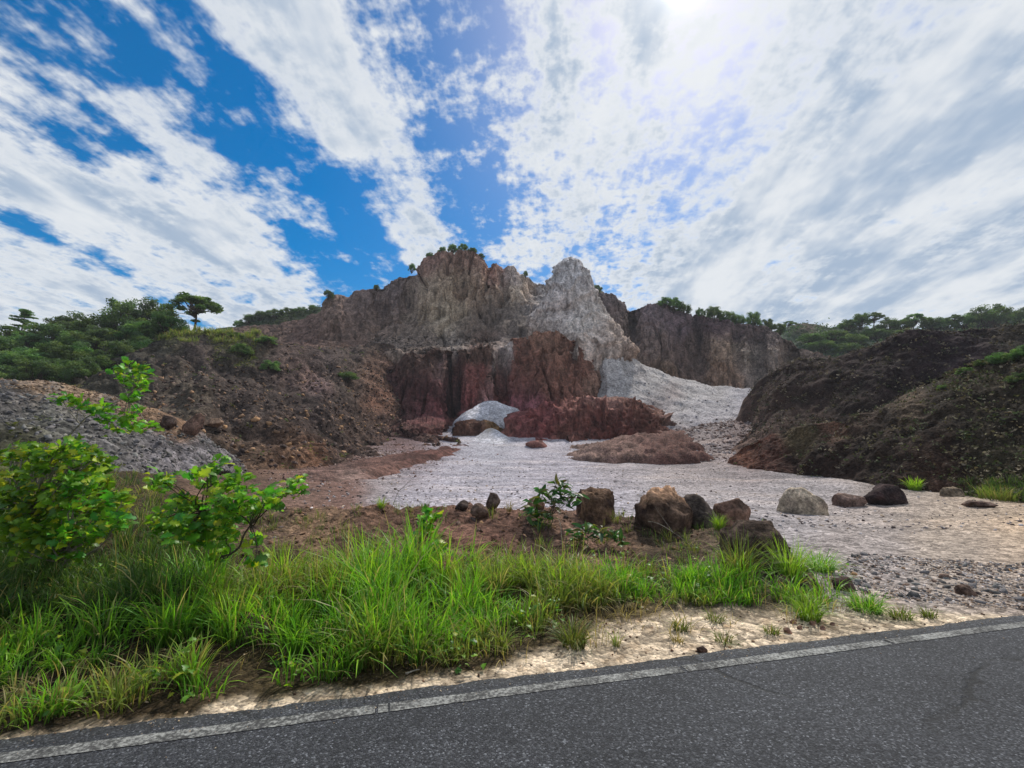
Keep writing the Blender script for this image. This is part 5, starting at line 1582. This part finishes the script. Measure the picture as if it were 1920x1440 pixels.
tf2 = [(S_BANK, 'light green tuft on the bank crest left of the bare twigs', 716, 948, .26, .06, 70, 'bright'), (S_BANK, 'small round tuft on the bank crest above the small bright shrub', 798, 950, .20, .06, 60, 'olive'),
       (S_BANK, 'dry pale tuft standing right of the upright stone on the crest', 952, 955, .28, .04, 50, 'dry'), (S_BANK, 'green tuft in front of the low reddish brown boulder', 1348, 985, .32, .07, 110, 'bright'),
       (S_BANK, 'yellowish tuft on the crest right of the low reddish boulder', 1432, 985, .28, .06, 80, 'bright')]
for k, (G, lab, u, v, h, rr_, n, tone) in enumerate(tf2):
    grass_thing(lab, sheet_at(G, u, v), h, rr_, n, tone, .008, 1.0, 640 + k)
for k, (lab, u, v, h, rr_, n, tone, wd) in enumerate([('bright green clump at the foot of the dark mound', 1716, 920, .62, .2, 160, 'bright', .02), ('wide green clump under the tall dry stalks at the dark mound', 1792, 918, .6, .5, 300, 'lush', .02),
                                                      ('tall dry reed-like stalks in front of the dark mound', 1765, 916, 1.35, .4, 60, 'dry', .02), ('olive clump of long grass at the right end of the dark mound foot', 1870, 938, .6, .5, 220, 'olive', .018)]):
    grass_thing(lab, ground_at(u, v), h, rr_, n, tone, wd, .9 if k != 2 else .3, 660 + k)

# ------------------------------------------------------------------ bare twigs
def twig(label, segs, r0, col, D=None):
    a = Acc()
    pts = [[np.asarray(q, float) for q in s] for s in segs]
    b = pts[0][0].copy()
    for k, s in enumerate(pts):
        for p, q in zip(s[:-1], s[1:]):
            tube(a, curve(p, q, .03, 6) - b, r0 * (1 if k == 0 else .6), r0 * (.55 if k == 0 else .25), lin(col), 5)
    o = a.build('twig', M['bark_pale'])
    o.location = b
    tag(o, label, 'twig')


pT = sheet_at(S_BANK, 742, 950)
twig('bare branching twig standing on the bank crest', [[pT, px(748, 920, 8.8), px(770, 900, 8.8)], [px(748, 922, 8.8), px(738, 905, 8.8)], [px(756, 915, 8.8), px(782, 908, 8.8)], [px(748, 930, 8.8), px(728, 912, 8.8)]], .006, (90, 76, 60))
pT = sheet_at(S_BANK, 1300, 1022)
twig('dry pale stalk leaning down from the orange-topped boulder', [[pT, px(1262, 998, 7.2), px(1215, 978, 7.5)], [px(1262, 998, 7.2), px(1228, 950, 7.4)]], .006, (150, 140, 120))
pT = sheet_at(S_BANK, 1048, 1020)
twig('thin upright dry stalk beside the glossy-leaved plant', [[pT, px(1048, 975, 7.6), px(1050, 940, 7.7)], [px(1048, 985, 7.6), px(1070, 960, 7.6)]], .005, (120, 104, 84))
g = ground_at(760, 1266)
twig('pale dry stick lying on the verge in front of the grass', [[g + np.array([0, 0, .012]), ground_at(786, 1260) + np.array([0, 0, .018])]], .007, (214, 206, 192))

# ------------------------------------------------------------------ thin haze in the air
def haze_box(lo, hi, density):
    V = np.array([[x, y, z] for x in (lo[0], hi[0]) for y in (lo[1], hi[1]) for z in (lo[2], hi[2])], float)
    Fc = np.array([[0, 1, 3, 2], [4, 6, 7, 5], [0, 4, 5, 1], [2, 3, 7, 6], [0, 2, 6, 4], [1, 5, 7, 3]])
    m = bpy.data.materials.new('haze')
    m.use_nodes = True
    t = NT(m.node_tree)
    out = t.n('ShaderNodeOutputMaterial')
    pv = t.n('ShaderNodeVolumePrincipled')
    pv.inputs['Color'].default_value = (.86, .90, .97, 1)
    pv.inputs['Density'].default_value = density
    pv.inputs['Anisotropy'].default_value = 0.0
    t.l(pv.outputs[0], out.inputs['Volume'])
    o = new_mesh('haze', V, Fc, None, m, smooth=False)
    tag(o, kind='stuff')


HAZE = 0.0005
if HAZE:
    haze_box((-1600, -1600, -8), (1600, 1600, 46), HAZE)
